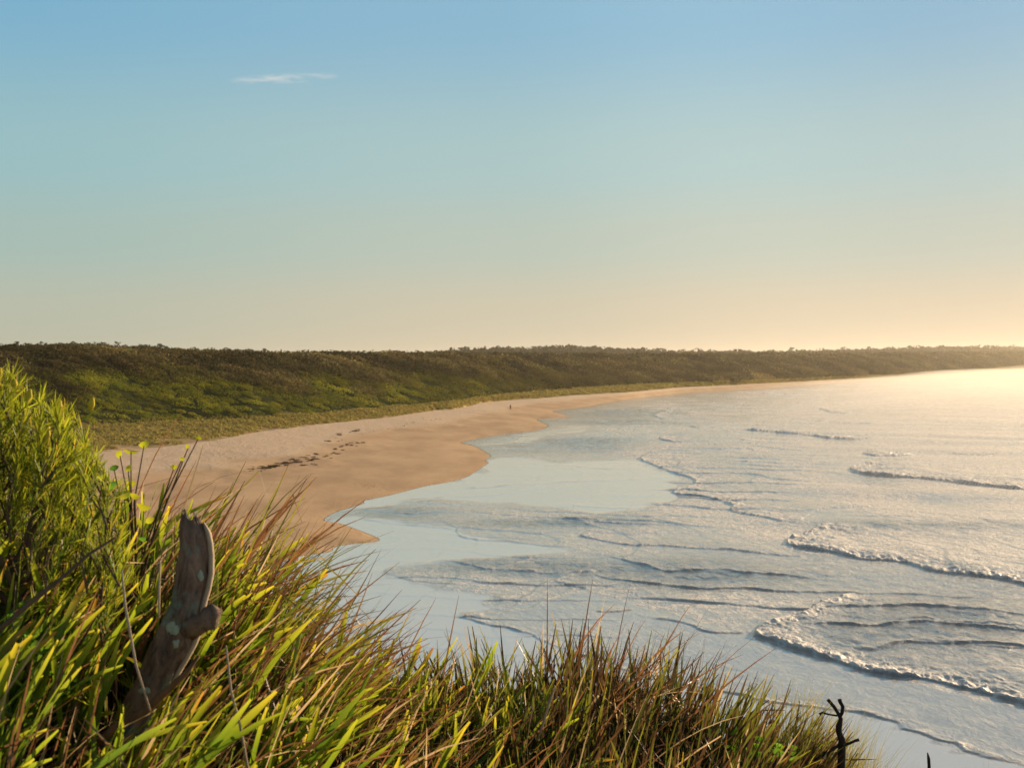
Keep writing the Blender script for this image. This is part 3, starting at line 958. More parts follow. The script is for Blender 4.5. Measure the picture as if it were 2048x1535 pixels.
weeds = []
for s in range(4):
    V, Fc = weed_mesh(400 + s * 10)
    o = mesh_py('seaweed_clump', V, Fc, M_weed); weeds.append(o)
WP = []
trace = densify([(506, 940), (530, 938), (548, 930), (590, 924), (620, 918), (660, 910), (690, 892), (710, 886)], 6)
for q in trace:
    for k in range(2):
        if rng.random() < .8: WP.append((q[0] + rng.normal(0, 7), q[1] + rng.normal(0, 2.2), rng.uniform(.6, 1.4)))
for a, b, n in (((675, 867), (690, 872), 7), ((700, 865), (722, 858), 9), ((655, 882), (680, 880), 5), ((560, 925), (640, 905), 8), ((520, 935), (540, 932), 8), ((600, 930), (660, 925), 5), ((1065, 800), (1090, 797), 3)):
    for k in range(n):
        t = rng.random(); WP.append((a[0] + (b[0] - a[0]) * t + rng.normal(0, 4), a[1] + (b[1] - a[1]) * t + rng.normal(0, 1.2), rng.uniform(.5, 1.3)))
for q in densify([(715, 868), (760, 860), (800, 851), (840, 842), (880, 836)], 9):
    if rng.random() < .6: WP.append((q[0] + rng.normal(0, 4), q[1] + rng.normal(0, 1.0), rng.uniform(.3, .6)))
for q in densify([(440, 950), (520, 925), (640, 890), (760, 862)], 6):
    if rng.random() < .6: WP.append((q[0] + rng.normal(0, 18), q[1] + rng.normal(0, 6), rng.uniform(.2, .5)))
for i, (px, py, sc) in enumerate(WP):
    o = weeds[i % 4]
    if i >= 4:
        o = o.copy(); COL.objects.link(o)
    o.location = sand_at(px, py)
    o.rotation_euler = (0, 0, rng.uniform(0, 6.28)); o.scale = (sc * .9, sc * .55, sc * .45)
    wl_ = ('tiny scrap of seaweed on the open sand away from the main wrack line' if sc < .5 else 'dark seaweed clump at the near end of the wrack line, closest to the grass' if px < 590
           else 'dark seaweed clump in the middle stretch of the wrack line' if px < 668 else 'dark seaweed clump at the far end of the wrack line, nearest the dune grass')
    tag(o, wl_, 'seaweed', 'seaweed clumps strewn along the high tide line')

# driftwood and a dark fallen bush below the dune edge
def drift(px, py, ln, ang, r0, label, seed):
    x, y, z = sand_at(px, py)
    root = empty('driftwood_log', (x, y, z))
    c, s = math.cos(ang), math.sin(ang)
    V, Fc = tube([(-ln / 2 * c, -ln / 2 * s, r0 * .6), (0, 0, r0), (ln / 2 * c, ln / 2 * s, r0 * 1.2)], [r0, r0 * .85, r0 * .5], 8, .15, seed)
    mesh_py('log', V, Fc, M_drift, root)
    V, Fc = join_tubes([tube([(0, 0, r0), (.3 * ln * c, .3 * ln * s + .3, r0 + ln * .22)], [r0 * .5, r0 * .2], 6, .1, seed + 1),
                        tube([(-.2 * ln * c, -.2 * ln * s, r0), (-.25 * ln * c, -.3 * ln * s - .2, r0 + ln * .3)], [r0 * .45, r0 * .15], 6, .1, seed + 2)])
    mesh_py('branch', V, Fc, M_weed, root)
    tag(root, label, 'driftwood', 'driftwood below the dunes')


drift(1063, 798, 4.5, .3, .55, 'largest pale driftwood log with upright branches below the dune edge', 1)
drift(1015, 801, 3.5, -.2, .35, 'dark driftwood pile left of the largest log at the dune foot', 5)
drift(985, 803, 2.6, .5, .3, 'small driftwood piece leftmost of those at the dune foot', 9)
drift(1175, 792, 5.0, .1, .35, 'long low driftwood farthest along the beach toward the right', 13)

for (bxp, byp, wdp, lab) in ((902, 815, 36, 'dark low bush on the eroded dune edge where the sand begins'), (1200, 788, 30, 'low reddish bush on the dune edge beyond the driftwood')):
    cs = []; rs_ = []
    for k in range(14):
        x_, y_, z_ = sand_at(bxp + rng.uniform(-wdp, wdp), byp + rng.normal(0, .8)); cs.append((x_, y_, z_ + .2)); rs_.append(rng.uniform(.6, 1.3))
    V1, F1, C1 = leaf_mass('b', np.array(cs), np.array(rs_), np.tile([.09, .06, .03], (14, 1)), 60, .16, seed=int(bxp))
    o = mesh_np('low_bush', V1, F1, M_scrub, cols=C1, smooth_sh=False)
    tag(o, lab, 'bush', 'low bushes along the dune edge')

# walker on the sand
M_skin = bark_mat('skin', (.36, .22, .15), (.40, .25, .18), 20, .0005)
M_cloth = bark_mat('dark jacket cloth', (.02, .02, .025), (.035, .03, .03), 60, .001)
M_trou = bark_mat('grey trouser cloth', (.05, .05, .055), (.07, .065, .06), 60, .001)
M_hair = bark_mat('dark hair', (.02, .013, .01), (.05, .03, .02), 80, .001)


def skin_obj(name, verts, edges, radii, mat, parent):
    me = bpy.data.meshes.new(name)
    me.from_pydata(verts, edges, [])
    o = bpy.data.objects.new(name, me); COL.objects.link(o); o.parent = parent
    me.materials.append(mat)
    m = o.modifiers.new('skin', 'SKIN'); m.use_smooth_shade = True
    if not me.skin_vertices: 
        me.attributes.get('skin')
    for i, rd in enumerate(radii):
        me.skin_vertices[0].data[i].radius = rd if isinstance(rd, tuple) else (rd, rd)
    me.skin_vertices[0].data[0].use_root = True
    s = o.modifiers.new('sub', 'SUBSURF'); s.levels = 1; s.render_levels = 1
    return o


def add_person(px, py, rot, label):
    root = empty('person', sand_at(px, py)); root.rotation_euler = (0, 0, rot)
    vs = [(0, 0, .95), (0, 0, 1.15), (0, 0, 1.38), (0, .01, 1.48), (0, .02, 1.56), (0, .03, 1.66), (0, .02, 1.75),
          (-.09, 0, .9), (-.1, .16, .5), (-.1, .2, .09), (-.1, .33, .04), (.09, 0, .9), (.1, -.06, .5), (.1, -.28, .12), (.1, -.17, .04),
          (-.19, 0, 1.42), (-.24, -.08, 1.14), (-.24, .02, .9), (-.24, .06, .82), (.19, 0, 1.42), (.24, .06, 1.14), (.23, .2, .93), (.23, .25, .86)]
    es = [(0, 1), (1, 2), (2, 3), (3, 4), (4, 5), (5, 6), (0, 7), (7, 8), (8, 9), (9, 10), (0, 11), (11, 12), (12, 13), (13, 14),
          (2, 15), (15, 16), (16, 17), (17, 18), (2, 19), (19, 20), (20, 21), (21, 22)]
    rs = [(.15, .11), (.13, .1), (.17, .11), .06, .07, .095, .07, .09, .06, .045, .035, .09, .06, .045, .035, .06, .045, .035, .03, .06, .045, .035, .03]
    try:
        skin_obj('body', vs, es, rs, M_skin, root)
        skin_obj('jacket', [(0, 0, .86), (0, 0, 1.15), (0, 0, 1.38), (-.19, 0, 1.42), (-.24, -.08, 1.14), (-.24, .02, .93), (.19, 0, 1.42), (.24, .06, 1.14), (.23, .2, .96), (0, .01, 1.48)],
                 [(0, 1), (1, 2), (2, 3), (3, 4), (4, 5), (2, 6), (6, 7), (7, 8), (2, 9)], [(.19, .15), (.17, .14), (.2, .14), .08, .065, .055, .08, .065, .055, .075], M_cloth, root)
        skin_obj('trousers', [(0, 0, .93), (-.1, .01, .84), (-.1, .16, .5), (-.1, .2, .14), (.1, -.01, .84), (.1, -.06, .5), (.1, -.27, .17)],
                 [(0, 1), (1, 2), (2, 3), (0, 4), (4, 5), (5, 6)], [(.17, .14), .11, .08, .065, .11, .08, .065], M_trou, root)
        skin_obj('hair', [(0, -.01, 1.62), (0, -.01, 1.7), (0, .01, 1.77)], [(0, 1), (1, 2)], [.085, .105, .07], M_hair, root)
    except Exception as ex:
        print('person', ex)
    tag(root, label, 'person')


add_person(1021, 819.5, .6, 'person in a dark jacket walking on the open sand far down the beach')

# ------------------------------------------------------------------ headland in the foreground
print('headland')
CREST = curve([(-3000, 900), (-800, 905), (-300, 925), (0, 1010), (150, 1110), (300, 1195), (430, 1260), (520, 1365), (600, 1460), (760, 1545), (900, 1535), (1000, 1505), (1100, 1478), (1200, 1460), (1300, 1465),
               (1400, 1480), (1500, 1508), (1600, 1545), (1700, 1600), (1800, 1690), (2100, 1760), (3000, 1900)])
RC = curve([(-3000, 3.4), (0, 3.0), (500, 3.1), (900, 3.3), (1500, 3.7), (1750, 4.0), (3000, 4.2)])


def head_z(px, d):
    rc = RC(px)
    zc = zat(CREST(px), rc) - CAMZ
    z0 = -1.5
    t = d / rc
    zin = z0 + (zc - z0) * np.clip(t, 0, 1) ** 1.1
    over = np.maximum(d - rc, 0)
    zout = zc - over * 0.62 - 0.25 * np.minimum(over, 1) ** 2
    z = np.where(t < 1, zin, zout)
    x = (px - 1024) / F * d
    z = z + 0.04 * fbm(x / .35, d / .35, 501, 3) * np.clip(d, 0, 1) + np.clip(over - 1, 0, 6) * 0.25 * fbm(x / 2.5, d / 2.5, 505, 3)
    return CAMZ + z


hp = np.concatenate([np.arange(-6000, -300, 150.0), np.arange(-300, 2300, 14.0), np.arange(2300, 7000, 150.0)])
hd = np.concatenate([np.linspace(.05, 1.2, 8), np.arange(1.25, 4.6, .06), np.arange(4.7, 8, .3), np.arange(8, 40, 1.0)])
PXh, Dh = np.meshgrid(hp, hd)
Zh = head_z(PXh, Dh)
Xh = (PXh - 1024) / F * Dh
C = np.broadcast_to(np.array([.022, .016, .009]), Xh.shape + (3,)) * (1 + .4 * fbm(Xh / .1, Dh / .1, 511, 3))[..., None]
Zh = np.maximum(Zh, -1.5)
Vh = np.stack([Xh, Dh, Zh], -1)
# the part of the headland behind the viewer
ha = np.linspace(0, 1, len(hp))
back = Vh[:1].copy(); 
o = mesh_np('headland', Vh.reshape(-1, 3), grid_faces(*Xh.shape), M_soil, cols=C.reshape(-1, 3))
tag(o, kind='structure')


# blades --------------------------------------------------------------
def blades(px, d, length, width, th0, kap, phi, colA, colB, tip, seed=1, segs=7, blunt=0.6, kink=0.0, fold=0.0):
    """ribbon leaves rooted on the headland. th0: lean from vertical, kap: extra bend, phi: heading (0 = to the right, pi/2 = away)"""
    r = np.random.default_rng(seed)
    n = len(px)
    x = (px - 1024) / F * d
    z = head_z(px, d) - 0.02
    p = np.stack([x, d, z], -1)
    T = np.linspace(0, 1, segs + 1)
    pts = np.zeros((n, segs + 1, 3)); pts[:, 0] = p
    tang = np.zeros((n, segs + 1, 3))
    kk = (r.random(n) < kink); kpos = r.uniform(.45, .9, n); kang = r.uniform(.8, 2.2, n)
    side = r.normal(0, .25, n)
    for i in range(segs + 1):
        th = th0 + kap * T[i] ** 1.5 + np.where(kk & (T[i] > kpos), kang, 0)
        ph = phi + side * T[i]
        tang[:, i] = np.stack([np.sin(th) * np.cos(ph), np.sin(th) * np.sin(ph), np.cos(th)], -1)
        if i: pts[:, i] = pts[:, i - 1] + tang[:, i] * (length / segs)[:, None]
    ppx, ppy = to_px(pts[..., 0], pts[..., 1], pts[..., 2])
    sx = np.interp(ppy, [1000, 1110, 1200, 1240, 1330, 1430], [380, 384, 366, 365, 308, 262])
    hit = (((np.abs(ppx - sx) < 52) | ((ppx > 350) & (ppx < 445) & (ppy > 1215) & (ppy < 1265))) & (ppy > 1000) & (ppy < 1400)).any(1) & (d < 2.5) & (r.random(n) < .95)
    hit |= ((ppx < 235) & (ppx > -300) & (ppy < 1060 + .25 * ppx)).any(1) & (r.random(n) < .93)
    hit |= ((ppx > 205) & (ppx < 310) & (ppy > 880) & (ppy < 1085)).any(1) & (d < 2.6) & (r.random(n) < .8)
    kp_ = ~hit
    pts = pts[kp_]; tang = tang[kp_]; phi = phi[kp_]; width = width[kp_]; colA = colA[kp_]; colB = colB[kp_]; tip = tip[kp_]; n = int(kp_.sum())
    tw0 = r.uniform(-1.2, 1.2, n); tw1 = r.uniform(-1.0, 1.0, n)
    hor = np.stack([-np.sin(phi), np.cos(phi), np.zeros(n)], -1)[:, None, :] * np.ones((1, segs + 1, 1))
    nn = np.cross(tang, hor)
    tw = (tw0[:, None] + tw1[:, None] * T[None, :])[..., None]
    wv = hor * np.cos(tw) + nn * np.sin(tw)
    prof_ = np.minimum(1, 0.75 + 1.5 * T) * (1 - np.clip((T - blunt) / (1 - blunt), 0, 1) ** 2 * (.85 if blunt < .8 else .62))
    w = (width[:, None] * prof_[None, :] / 2)[..., None]
    mid = pts + np.cross(wv, tang) * w * fold
    a = pts - wv * w; b = pts + wv * w
    V = np.stack([a, mid, b], 2).reshape(-1, 3)          # n, segs+1, 3
    base = (np.arange(n) * (segs + 1) * 3)[:, None, None]
    i = (np.arange(segs) * 3)[None, :, None]
    q1 = np.array([0, 1, 4, 3])[None, None, :]; q2 = np.array([1, 2, 5, 4])[None, None, :]
    Fq = np.concatenate([(base + i + q1).reshape(-1, 4), (base + i + q2).reshape(-1, 4)])
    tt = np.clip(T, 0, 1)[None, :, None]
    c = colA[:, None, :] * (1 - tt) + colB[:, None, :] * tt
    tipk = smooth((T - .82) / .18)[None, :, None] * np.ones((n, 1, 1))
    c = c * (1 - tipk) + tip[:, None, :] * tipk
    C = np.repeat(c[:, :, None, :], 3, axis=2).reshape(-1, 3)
    return V, Fq, C


def cat(parts):
    V = []; Fq = []; C = []; b = 0
    for v, f, c in parts:
        V.append(v); Fq.append(f + b); C.append(c); b += len(v)
    return np.concatenate(V), np.concatenate(Fq), np.concatenate(C)


def lerp(a, b, t):
    return np.array(a)[None, :] * (1 - t[:, None]) + np.array(b)[None, :] * t[:, None]


def tufted(n, x0, x1, d0, d1, per, spread, seed, dens=None):
    """roots gathered into tufts"""
    r = np.random.default_rng(seed)
    m = max(1, n // per)
    cx = r.uniform(x0, x1, m); t = r.random(m)
    rc = RC(cx); cd = d0 + (rc + d1 - d0) * t
    i = r.integers(0, m, n)
    d = cd[i] + r.normal(0, spread, n)
    px = cx[i] + r.normal(0, spread, n) * F / np.maximum(d, 1)
    return px, np.clip(d, 1.3, None), i, r


G1, G2 = (.10, .17, .012), (.22, .27, .015)
YEL = (.55, .42, .03); ORG = (.42, .19, .03); STRAW = (.50, .36, .20); BR = (.16, .075, .03); DK = (.05, .028, .015)

print('grass')
parts = []
# broad green strap leaves, left and lower part
px, d, i, r = tufted(3000, -260, 1040, 1.75, 0.1, 24, .028, 601)
tf = r.random(5000)[i]
ln = r.uniform(.19, .43, len(px)) * np.where(d > RC(px) - .55, .85, 1); wd = r.uniform(.006, .0125, len(px))
th = np.abs(r.normal(.38, .25, len(px))); kp = r.uniform(-.1, .8, len(px)); ph = r.normal(-.05, .8, len(px))
ca = lerp((.06, .10, .010), (.02, .04, .006), r.random(len(px))); cb = lerp(G1, G2, np.clip(tf + r.normal(0, .3, len(px)), 0, 1))  # dark leaf bases put the shade of the gaps into the colour
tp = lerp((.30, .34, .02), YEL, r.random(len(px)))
mm = r.random(len(px)) < .12; tp[mm] = np.array(ORG)
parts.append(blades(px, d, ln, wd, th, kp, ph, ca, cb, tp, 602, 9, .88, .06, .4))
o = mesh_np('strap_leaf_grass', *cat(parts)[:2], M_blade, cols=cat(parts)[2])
tag(o, 'mass of bright green strap-leaved grass with yellow tips across the lower left foreground', 'grass', kind='stuff')

parts = []
# dry brown and straw leaves among them
px, d, i, r = tufted(2500, -260, 1250, 1.8, 0.22, 24, .08, 611)
n = len(px)
ln = r.uniform(.18, .46, n); wd = r.uniform(.0025, .0065, n)
th = np.abs(r.normal(.5, .3, n)); kp = r.uniform(-.1, 1.0, n); ph = r.normal(-.05, .8, n)
k = r.random(n)
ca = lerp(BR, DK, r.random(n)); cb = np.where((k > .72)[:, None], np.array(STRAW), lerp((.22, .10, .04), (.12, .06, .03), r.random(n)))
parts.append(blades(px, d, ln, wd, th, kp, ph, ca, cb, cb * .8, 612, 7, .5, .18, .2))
# reddish-brown leaves along the left edge, leaning right over the sand
px, d, i, r = tufted(1000, 330, 800, 2.7, 0.3, 22, .05, 613)
n = len(px)
parts.append(blades(px, d, r.uniform(.24, .43, n) * np.interp(px, [520, 640], [1.12, .95]), r.uniform(.003, .007, n), r.uniform(.3, .95, n), r.uniform(0, .7, n), r.normal(-.1, .35, n), lerp(BR, DK, r.random(n)),
                    np.where((r.random(n) < .45)[:, None], lerp((.12, .15, .015), (.22, .22, .02), r.random(n)), lerp((.16, .07, .03), (.08, .04, .022), r.random(n))), lerp((.10, .05, .03), ORG, r.random(n) ** 3), 614, 7, .5, .08, .2))
V_, F_, C_ = cat(parts)
o = mesh_np('dry_brown_grass', V_, F_, M_blade, cols=C_)
tag(o, 'dead rust-brown and straw grass leaves tangled through the green clumps in the foreground', 'grass', kind='stuff')

parts = []
# upright sedge, centre and right
px, d, i, r = tufted(3900, 700, 1720, 2.6, 0.22, 20, .04, 621)
n = len(px)
ln = r.uniform(.14, .33, n) * np.interp(px, [760, 1000, 1300, 1500, 1750], [1.0, 1.05, 1.0, .8, .55]); wd = r.uniform(.003, .0105, n)
th = np.abs(r.normal(.12, .16, n)) + np.interp(px, [900, 1300, 1500, 1700], [.0, .03, .25, .45]); kp = r.uniform(-.1, .45, n)
ph = np.where(r.random(n) < np.interp(px, [900, 1050, 1300, 1500], [.25, .5, .7, .9]), r.normal(0, .5, n), r.normal(math.pi, .5, n))
k = r.random(n)
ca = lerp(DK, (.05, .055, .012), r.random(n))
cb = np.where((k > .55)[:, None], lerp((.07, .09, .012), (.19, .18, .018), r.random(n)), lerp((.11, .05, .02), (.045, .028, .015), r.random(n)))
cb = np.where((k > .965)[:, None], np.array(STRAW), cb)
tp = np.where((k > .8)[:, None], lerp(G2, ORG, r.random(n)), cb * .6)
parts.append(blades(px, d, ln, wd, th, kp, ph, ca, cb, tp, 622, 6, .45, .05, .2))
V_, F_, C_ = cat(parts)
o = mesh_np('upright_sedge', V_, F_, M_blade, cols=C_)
tag(o, 'upright olive and reddish-brown sedge standing along the edge of the headland', 'sedge', kind='stuff')

parts = []
# thatch close to the ground
r = np.random.default_rng(631)
n = 9000
px = r.uniform(-300, 1800, n); d = 1.7 + (RC(px) + .25 - 1.7) * r.random(n)
k = r.random(n)
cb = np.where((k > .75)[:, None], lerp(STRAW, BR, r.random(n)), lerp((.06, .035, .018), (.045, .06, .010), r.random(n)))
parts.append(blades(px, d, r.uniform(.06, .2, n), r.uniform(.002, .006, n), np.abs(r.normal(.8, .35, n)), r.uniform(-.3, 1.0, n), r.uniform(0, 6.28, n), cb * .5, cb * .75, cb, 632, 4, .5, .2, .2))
V_, F_, C_ = cat(parts)
o = mesh_np('ground_thatch', V_, F_, M_blade, cols=C_)
tag(o, 'low tangle of dead stems and litter between the grass clumps on the headland', 'thatch', kind='stuff')

parts = []
# hair-fine pale grass at the right end
r = np.random.default_rng(641)
n = 1500
px = np.concatenate([r.normal(1660, 60, 1100), r.normal(2025, 18, 220), r.normal(1560, 60, 180)]); d = RC(px) + r.uniform(-.1, .25, n)
par = blades(px, d, np.where(px > 1900, r.uniform(.30, .36, n), r.uniform(.12, .30, n)), r.uniform(.0010, .002, n), np.abs(r.normal(.1, .15, n)), r.uniform(0, .9, n), r.normal(.2, .9, n), lerp((.12, .12, .02), BR, r.random(n)),
             lerp((.22, .24, .04), (.25, .2, .08), r.random(n)), lerp((.22, .24, .05), (.3, .2, .1), r.random(n)), 642, 6, .3, .02, 0)
o = mesh_np('fine_grass', par[0], par[1], M_blade, cols=par[2])
tag(o, 'hair-fine pale green grass at the right end of the headland edge', 'grass', kind='stuff')

# ------------------------------------------------------------------ needle-leaved shrub, upper left
print('shrub')
M_twig = bark_mat('twig bark', (.07, .045, .03), (.16, .10, .06), 60, .001)
D0 = 2.35
root = empty('needle_shrub', PD(60, 1180, D0))
rt = Vector(root.location)
r = np.random.default_rng(701)
top = curve([(-300, 640), (-150, 690), (0, 735), (30, 745), (60, 790), (90, 775), (125, 800), (160, 850), (190, 900), (230, 960), (290, 1060)])
shoots = []; tubes_ = []
for s in range(620):
    tx = r.uniform(-300, 265)
    lo = float(top(tx))
    ty = lo + abs(r.normal(0, 1)) * 150 if s % 3 else lo + r.uniform(40, 330)
    dd = D0 + r.uniform(-.16, .22) if s % 3 else D0 + r.uniform(.15, .45)
    tip_ = PD(tx, ty, dd)
    base = PD(tx - r.normal(25, 50), ty + r.uniform(70, 170), dd + r.uniform(-.07, .07))
    mid = (tip_ + base) / 2 + Vector((-.01, 0, .0))
    shoots.append((base, mid, tip_))
    if s % 2 == 0:
        tubes_.append(tube([base - rt, mid - rt, tip_ - rt], [.0022, .0016, .0008], 5))
for s in range(9):
    e = PD(r.uniform(-250, 220), r.uniform(960, 1060), D0 + r.uniform(-.1, .15))
    tubes_.append(tube([Vector((r.normal(0, .02), 0, -.12)), (e - rt) * .5 + Vector((r.normal(0, .02), 0, 0)), e - rt], [.007, .005, .003], 7, .1, s))
V, Fc = join_tubes(tubes_)
mesh_py('branch', V, Fc, M_twig, root)
NN = 46
allV = []; allC = []
B = np.array([[*s[0]] for s in shoots]); T_ = np.array([[*s[2]] for s in shoots])
tt = r.random((len(shoots), NN)) ** .8
pos = B[:, None] * (1 - tt[..., None]) + T_[:, None] * tt[..., None]
ax_ = (T_ - B); ax_ /= np.linalg.norm(ax_, axis=1, keepdims=True)
dirn = ax_[:, None, :] * 1.0 + r.normal(0, .33, pos.shape)
dirn /= np.linalg.norm(dirn, axis=-1, keepdims=True)
ln = r.uniform(.016, .04, tt.shape)[..., None]
wv = np.cross(dirn, r.normal(0, 1, dirn.shape)); wv /= np.linalg.norm(wv, axis=-1, keepdims=True)
w = r.uniform(.0006, .0011, tt.shape)[..., None]
a = pos - wv * w; b = pos + wv * w; m_ = pos + dirn * ln * .6; c_ = m_ + wv * w; d_ = m_ - wv * w; e_ = pos + dirn * ln + wv * w * .3; f_ = pos + dirn * ln - wv * w * .3
V = np.stack([a, b, c_, d_, e_, f_], 2).reshape(-1, 3) - np.array(rt)
idx = np.arange(len(V) // 6)[:, None] * 6
Fq = np.concatenate([idx + np.array([[0, 1, 2, 3]]), idx + np.array([[3, 2, 4, 5]])])
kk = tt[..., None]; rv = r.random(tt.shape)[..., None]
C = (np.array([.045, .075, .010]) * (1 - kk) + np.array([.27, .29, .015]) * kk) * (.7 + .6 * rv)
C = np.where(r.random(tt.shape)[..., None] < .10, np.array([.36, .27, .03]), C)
C = np.repeat(C.reshape(-1, 3), 6, axis=0)
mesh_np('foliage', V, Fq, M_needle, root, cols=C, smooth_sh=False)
# yellow new shoot tips
vt = []
for (tx, ty, h) in ((60, 778, 30), (120, 800, 40), (96, 850, 40), (82, 868, 24), (185, 795, 26), (0, 735, 18), (30, 760, 14)):
    a0 = PD(tx - 4, ty + h, D0 - .05) - rt; b0 = PD(tx, ty, D0 - .05) - rt
    vt.append(tube([a0, (a0 + b0) / 2, b0], [.003, .0065, .003], 7, .15, tx))
M_tip = bark_mat('yellow shoot tip', (.45, .34, .02), (.62, .46, .04), 60, .0005)
for V, Fc in vt:
    mesh_py('shoot_tip', V, Fc, M_tip, root)
tag(root, 'shrub with fine needle leaves and yellow shoot tips at the left edge', 'shrub')

# ------------------------------------------------------------------ broad-leaved creeper
M_leaf = attr_mat('broad leaves', 0.25, transl=0.4, spec=0.6, tcol=1.7)


def leaf_geo(c, u, v, l, w, n=6):
    """pointed oval leaf, length axis u, width axis v, slightly cupped"""
    nrm = u.cross(v)
    V = []; Fc = []
    for i in range(n + 1):
        t = i / n; hw = w * math.sin(math.pi * min(.97, t * .93 + .04)) ** .8 / 2
        p = c + u * l * (t - .5) + nrm * (.12 * l * math.sin(math.pi * t))
        V += [p - v * hw + nrm * hw * .35, p, p + v * hw + nrm * hw * .35]
    for i in range(n):
        b = i * 3
        Fc += [(b, b + 1, b + 4, b + 3), (b + 1, b + 2, b + 5, b + 4)]
    return V, Fc


root = empty('broad_leaved_creeper', PD(262, 1120, 2.55)); rt = Vector(root.location)
LV = []
specs = [(262, 900, 36, 14, -.1), (288, 888, 24, 18, .2), (240, 908, 20, 18, 1.4), (348, 932, 18, 12, .2), (364, 916, 14, 12, .3), (376, 893, 12, 12, .6), (396, 875, 10, 16, 1.3),
         (288, 1010, 38, 22, -.2), (248, 988, 30, 20, .6), (236, 1012, 26, 16, -.5), (276, 1046, 30, 20, -.8), (238, 1052, 24, 18, .3), (225, 970, 24, 16, .9), (262, 966, 26, 16, .2),
         (240, 1076, 28, 18, -.9), (214, 1040, 24, 16, .4), (300, 1040, 22, 16, .5), (256, 935, 20, 14, .8), (228, 935, 22, 14, .3), (270, 990, 24, 16, -.4), (206, 1000, 22, 15, .2), (285, 1075, 20, 14, .2)]
r = random.Random(5)
for (lx, ly, ll, lw, an) in specs:
    dd = 2.5 + r.uniform(-.06, .08)
    c = PD(lx, ly, dd) - rt
    k = dd / F * .85
    u = Vector((math.cos(an), r.uniform(-.5, .5), math.sin(an))).normalized()
    v = u.cross(Vector((r.uniform(-.4, .4), 1, r.uniform(-.4, .9)))).normalized()
    LV.append(leaf_geo(c, u, v, ll * k, lw * k))
V, Fc = join_tubes(LV)
Vn = np.array([tuple(v) for v in V])
cc = np.zeros((len(Vn), 3)); per = 21
for i in range(len(specs)):
    col = np.array([.10, .22, .02]) if i % 3 == 0 and i > 8 else np.array([.42, .42, .02])
    cc[i * per:(i + 1) * per] = col * r.uniform(.7, 1.2)
mesh_np('foliage', Vn, np.array(Fc), M_leaf, root, cols=cc)
st = []
for (lx, ly, *_r) in specs:
    e = PD(lx, ly + 3, 2.52) - rt
    st.append(tube([Vector((r.uniform(-.02, .02), 0, -.1)), e * .55 + Vector((r.uniform(-.01, .01), 0, -.01)), e], [.002, .0016, .001], 5))
V, Fc = join_tubes(st)
mesh_py('stem', V, Fc, M_twig, root)
tag(root, 'creeper with small oval glossy leaves beside the dead stump', 'plant')

# second clump of broad leaves, low in front right
for (cx, cy, dd, lab) in ((1510, 1500, 3.45, 'low bright green broad-leaved plant among the sedge at the right end'), (55, 1290, 2.2, 'small curly-leaved green plant in the shade at the left edge')):
    root = empty('low_broad_leaved_plant', PD(cx, cy + 40, dd)); rt = Vector(root.location); LV = []; st = []
    for k in range(26):
        lx = cx + r.gauss(0, 42 if cx > 500 else 22); ly = cy + r.gauss(0, 16 if cx > 500 else 30); an = r.uniform(-1, 1)
        c = PD(lx, ly, dd + r.uniform(-.06, .06)) - rt; kk = dd / F
        u = Vector((math.cos(an), r.uniform(-.5, .5), math.sin(an))).normalized()
        v = u.cross(Vector((r.uniform(-.4, .4), 1, r.uniform(0, 1.2)))).normalized()
        LV.append(leaf_geo(c, u, v, 22 * kk, 12 * kk)); st.append(tube([Vector((0, 0, -.06)), c], [.0015, .0008], 5))
    V, Fc = join_tubes(LV); Vn = np.array([tuple(v) for v in V]); cc = np.tile(np.array([.13, .27, .02]), (len(Vn), 1)) * np.repeat(np.random.default_rng(3).uniform(.6, 1.3, 26), 21)[:, None]
    mesh_np('foliage', Vn, np.array(Fc), M_leaf, root, cols=cc)
    V, Fc = join_tubes(st); mesh_py('stem', V, Fc, M_twig, root)
    tag(root, lab, 'plant')

# ------------------------------------------------------------------ dead stump
print('stump')
M_wood = bark_mat('weathered stump wood', (.07, .04, .03), (.38, .245, .185), 34, .018, lichen=(.22, .26, .21))
M_pale = bark_mat('bare pale wood', (.34, .24, .17), (.50, .38, .28), 40, .002)
M_lich = bark_mat('pale lichen', (.26, .30, .23), (.42, .45, .36), 90, .002)
DS = 2.28
root = empty('dead_stump', PD(255, 1470, DS)); rt = Vector(root.location)
k = DS / F
axis_px = [(225, 1500, 44, 42), (272, 1430, 42, 40), (292, 1390, 42, 40), (320, 1335, 43, 41), (341, 1290, 43, 40), (358, 1245, 42, 38), (372, 1205, 35, 35), (384, 1150, 36, 33),
           (387, 1110, 33, 30), (386, 1070, 31, 26), (383, 1042, 24, 21), (379, 1026, 16, 14), (377, 1008, 8, 7)]
segn = 72; NRG = 170; Vs = []; Fs = []
r = np.random.default_rng(31)
ap = np.array(axis_px, float)[:-2]
tq = np.linspace(0, len(ap) - 1, NRG)
apr = np.stack([np.interp(tq, np.arange(len(ap)), ap[:, j]) for j in range(4)], 1)
thq = 2 * math.pi * np.arange(segn) / segn
splint = np.clip(10 + 16 * vnoise(thq * 2.2, thq * 0 + 4, 831) + 9 * vnoise(thq * 6.0, thq * 0 + 8, 833), 0, 34)
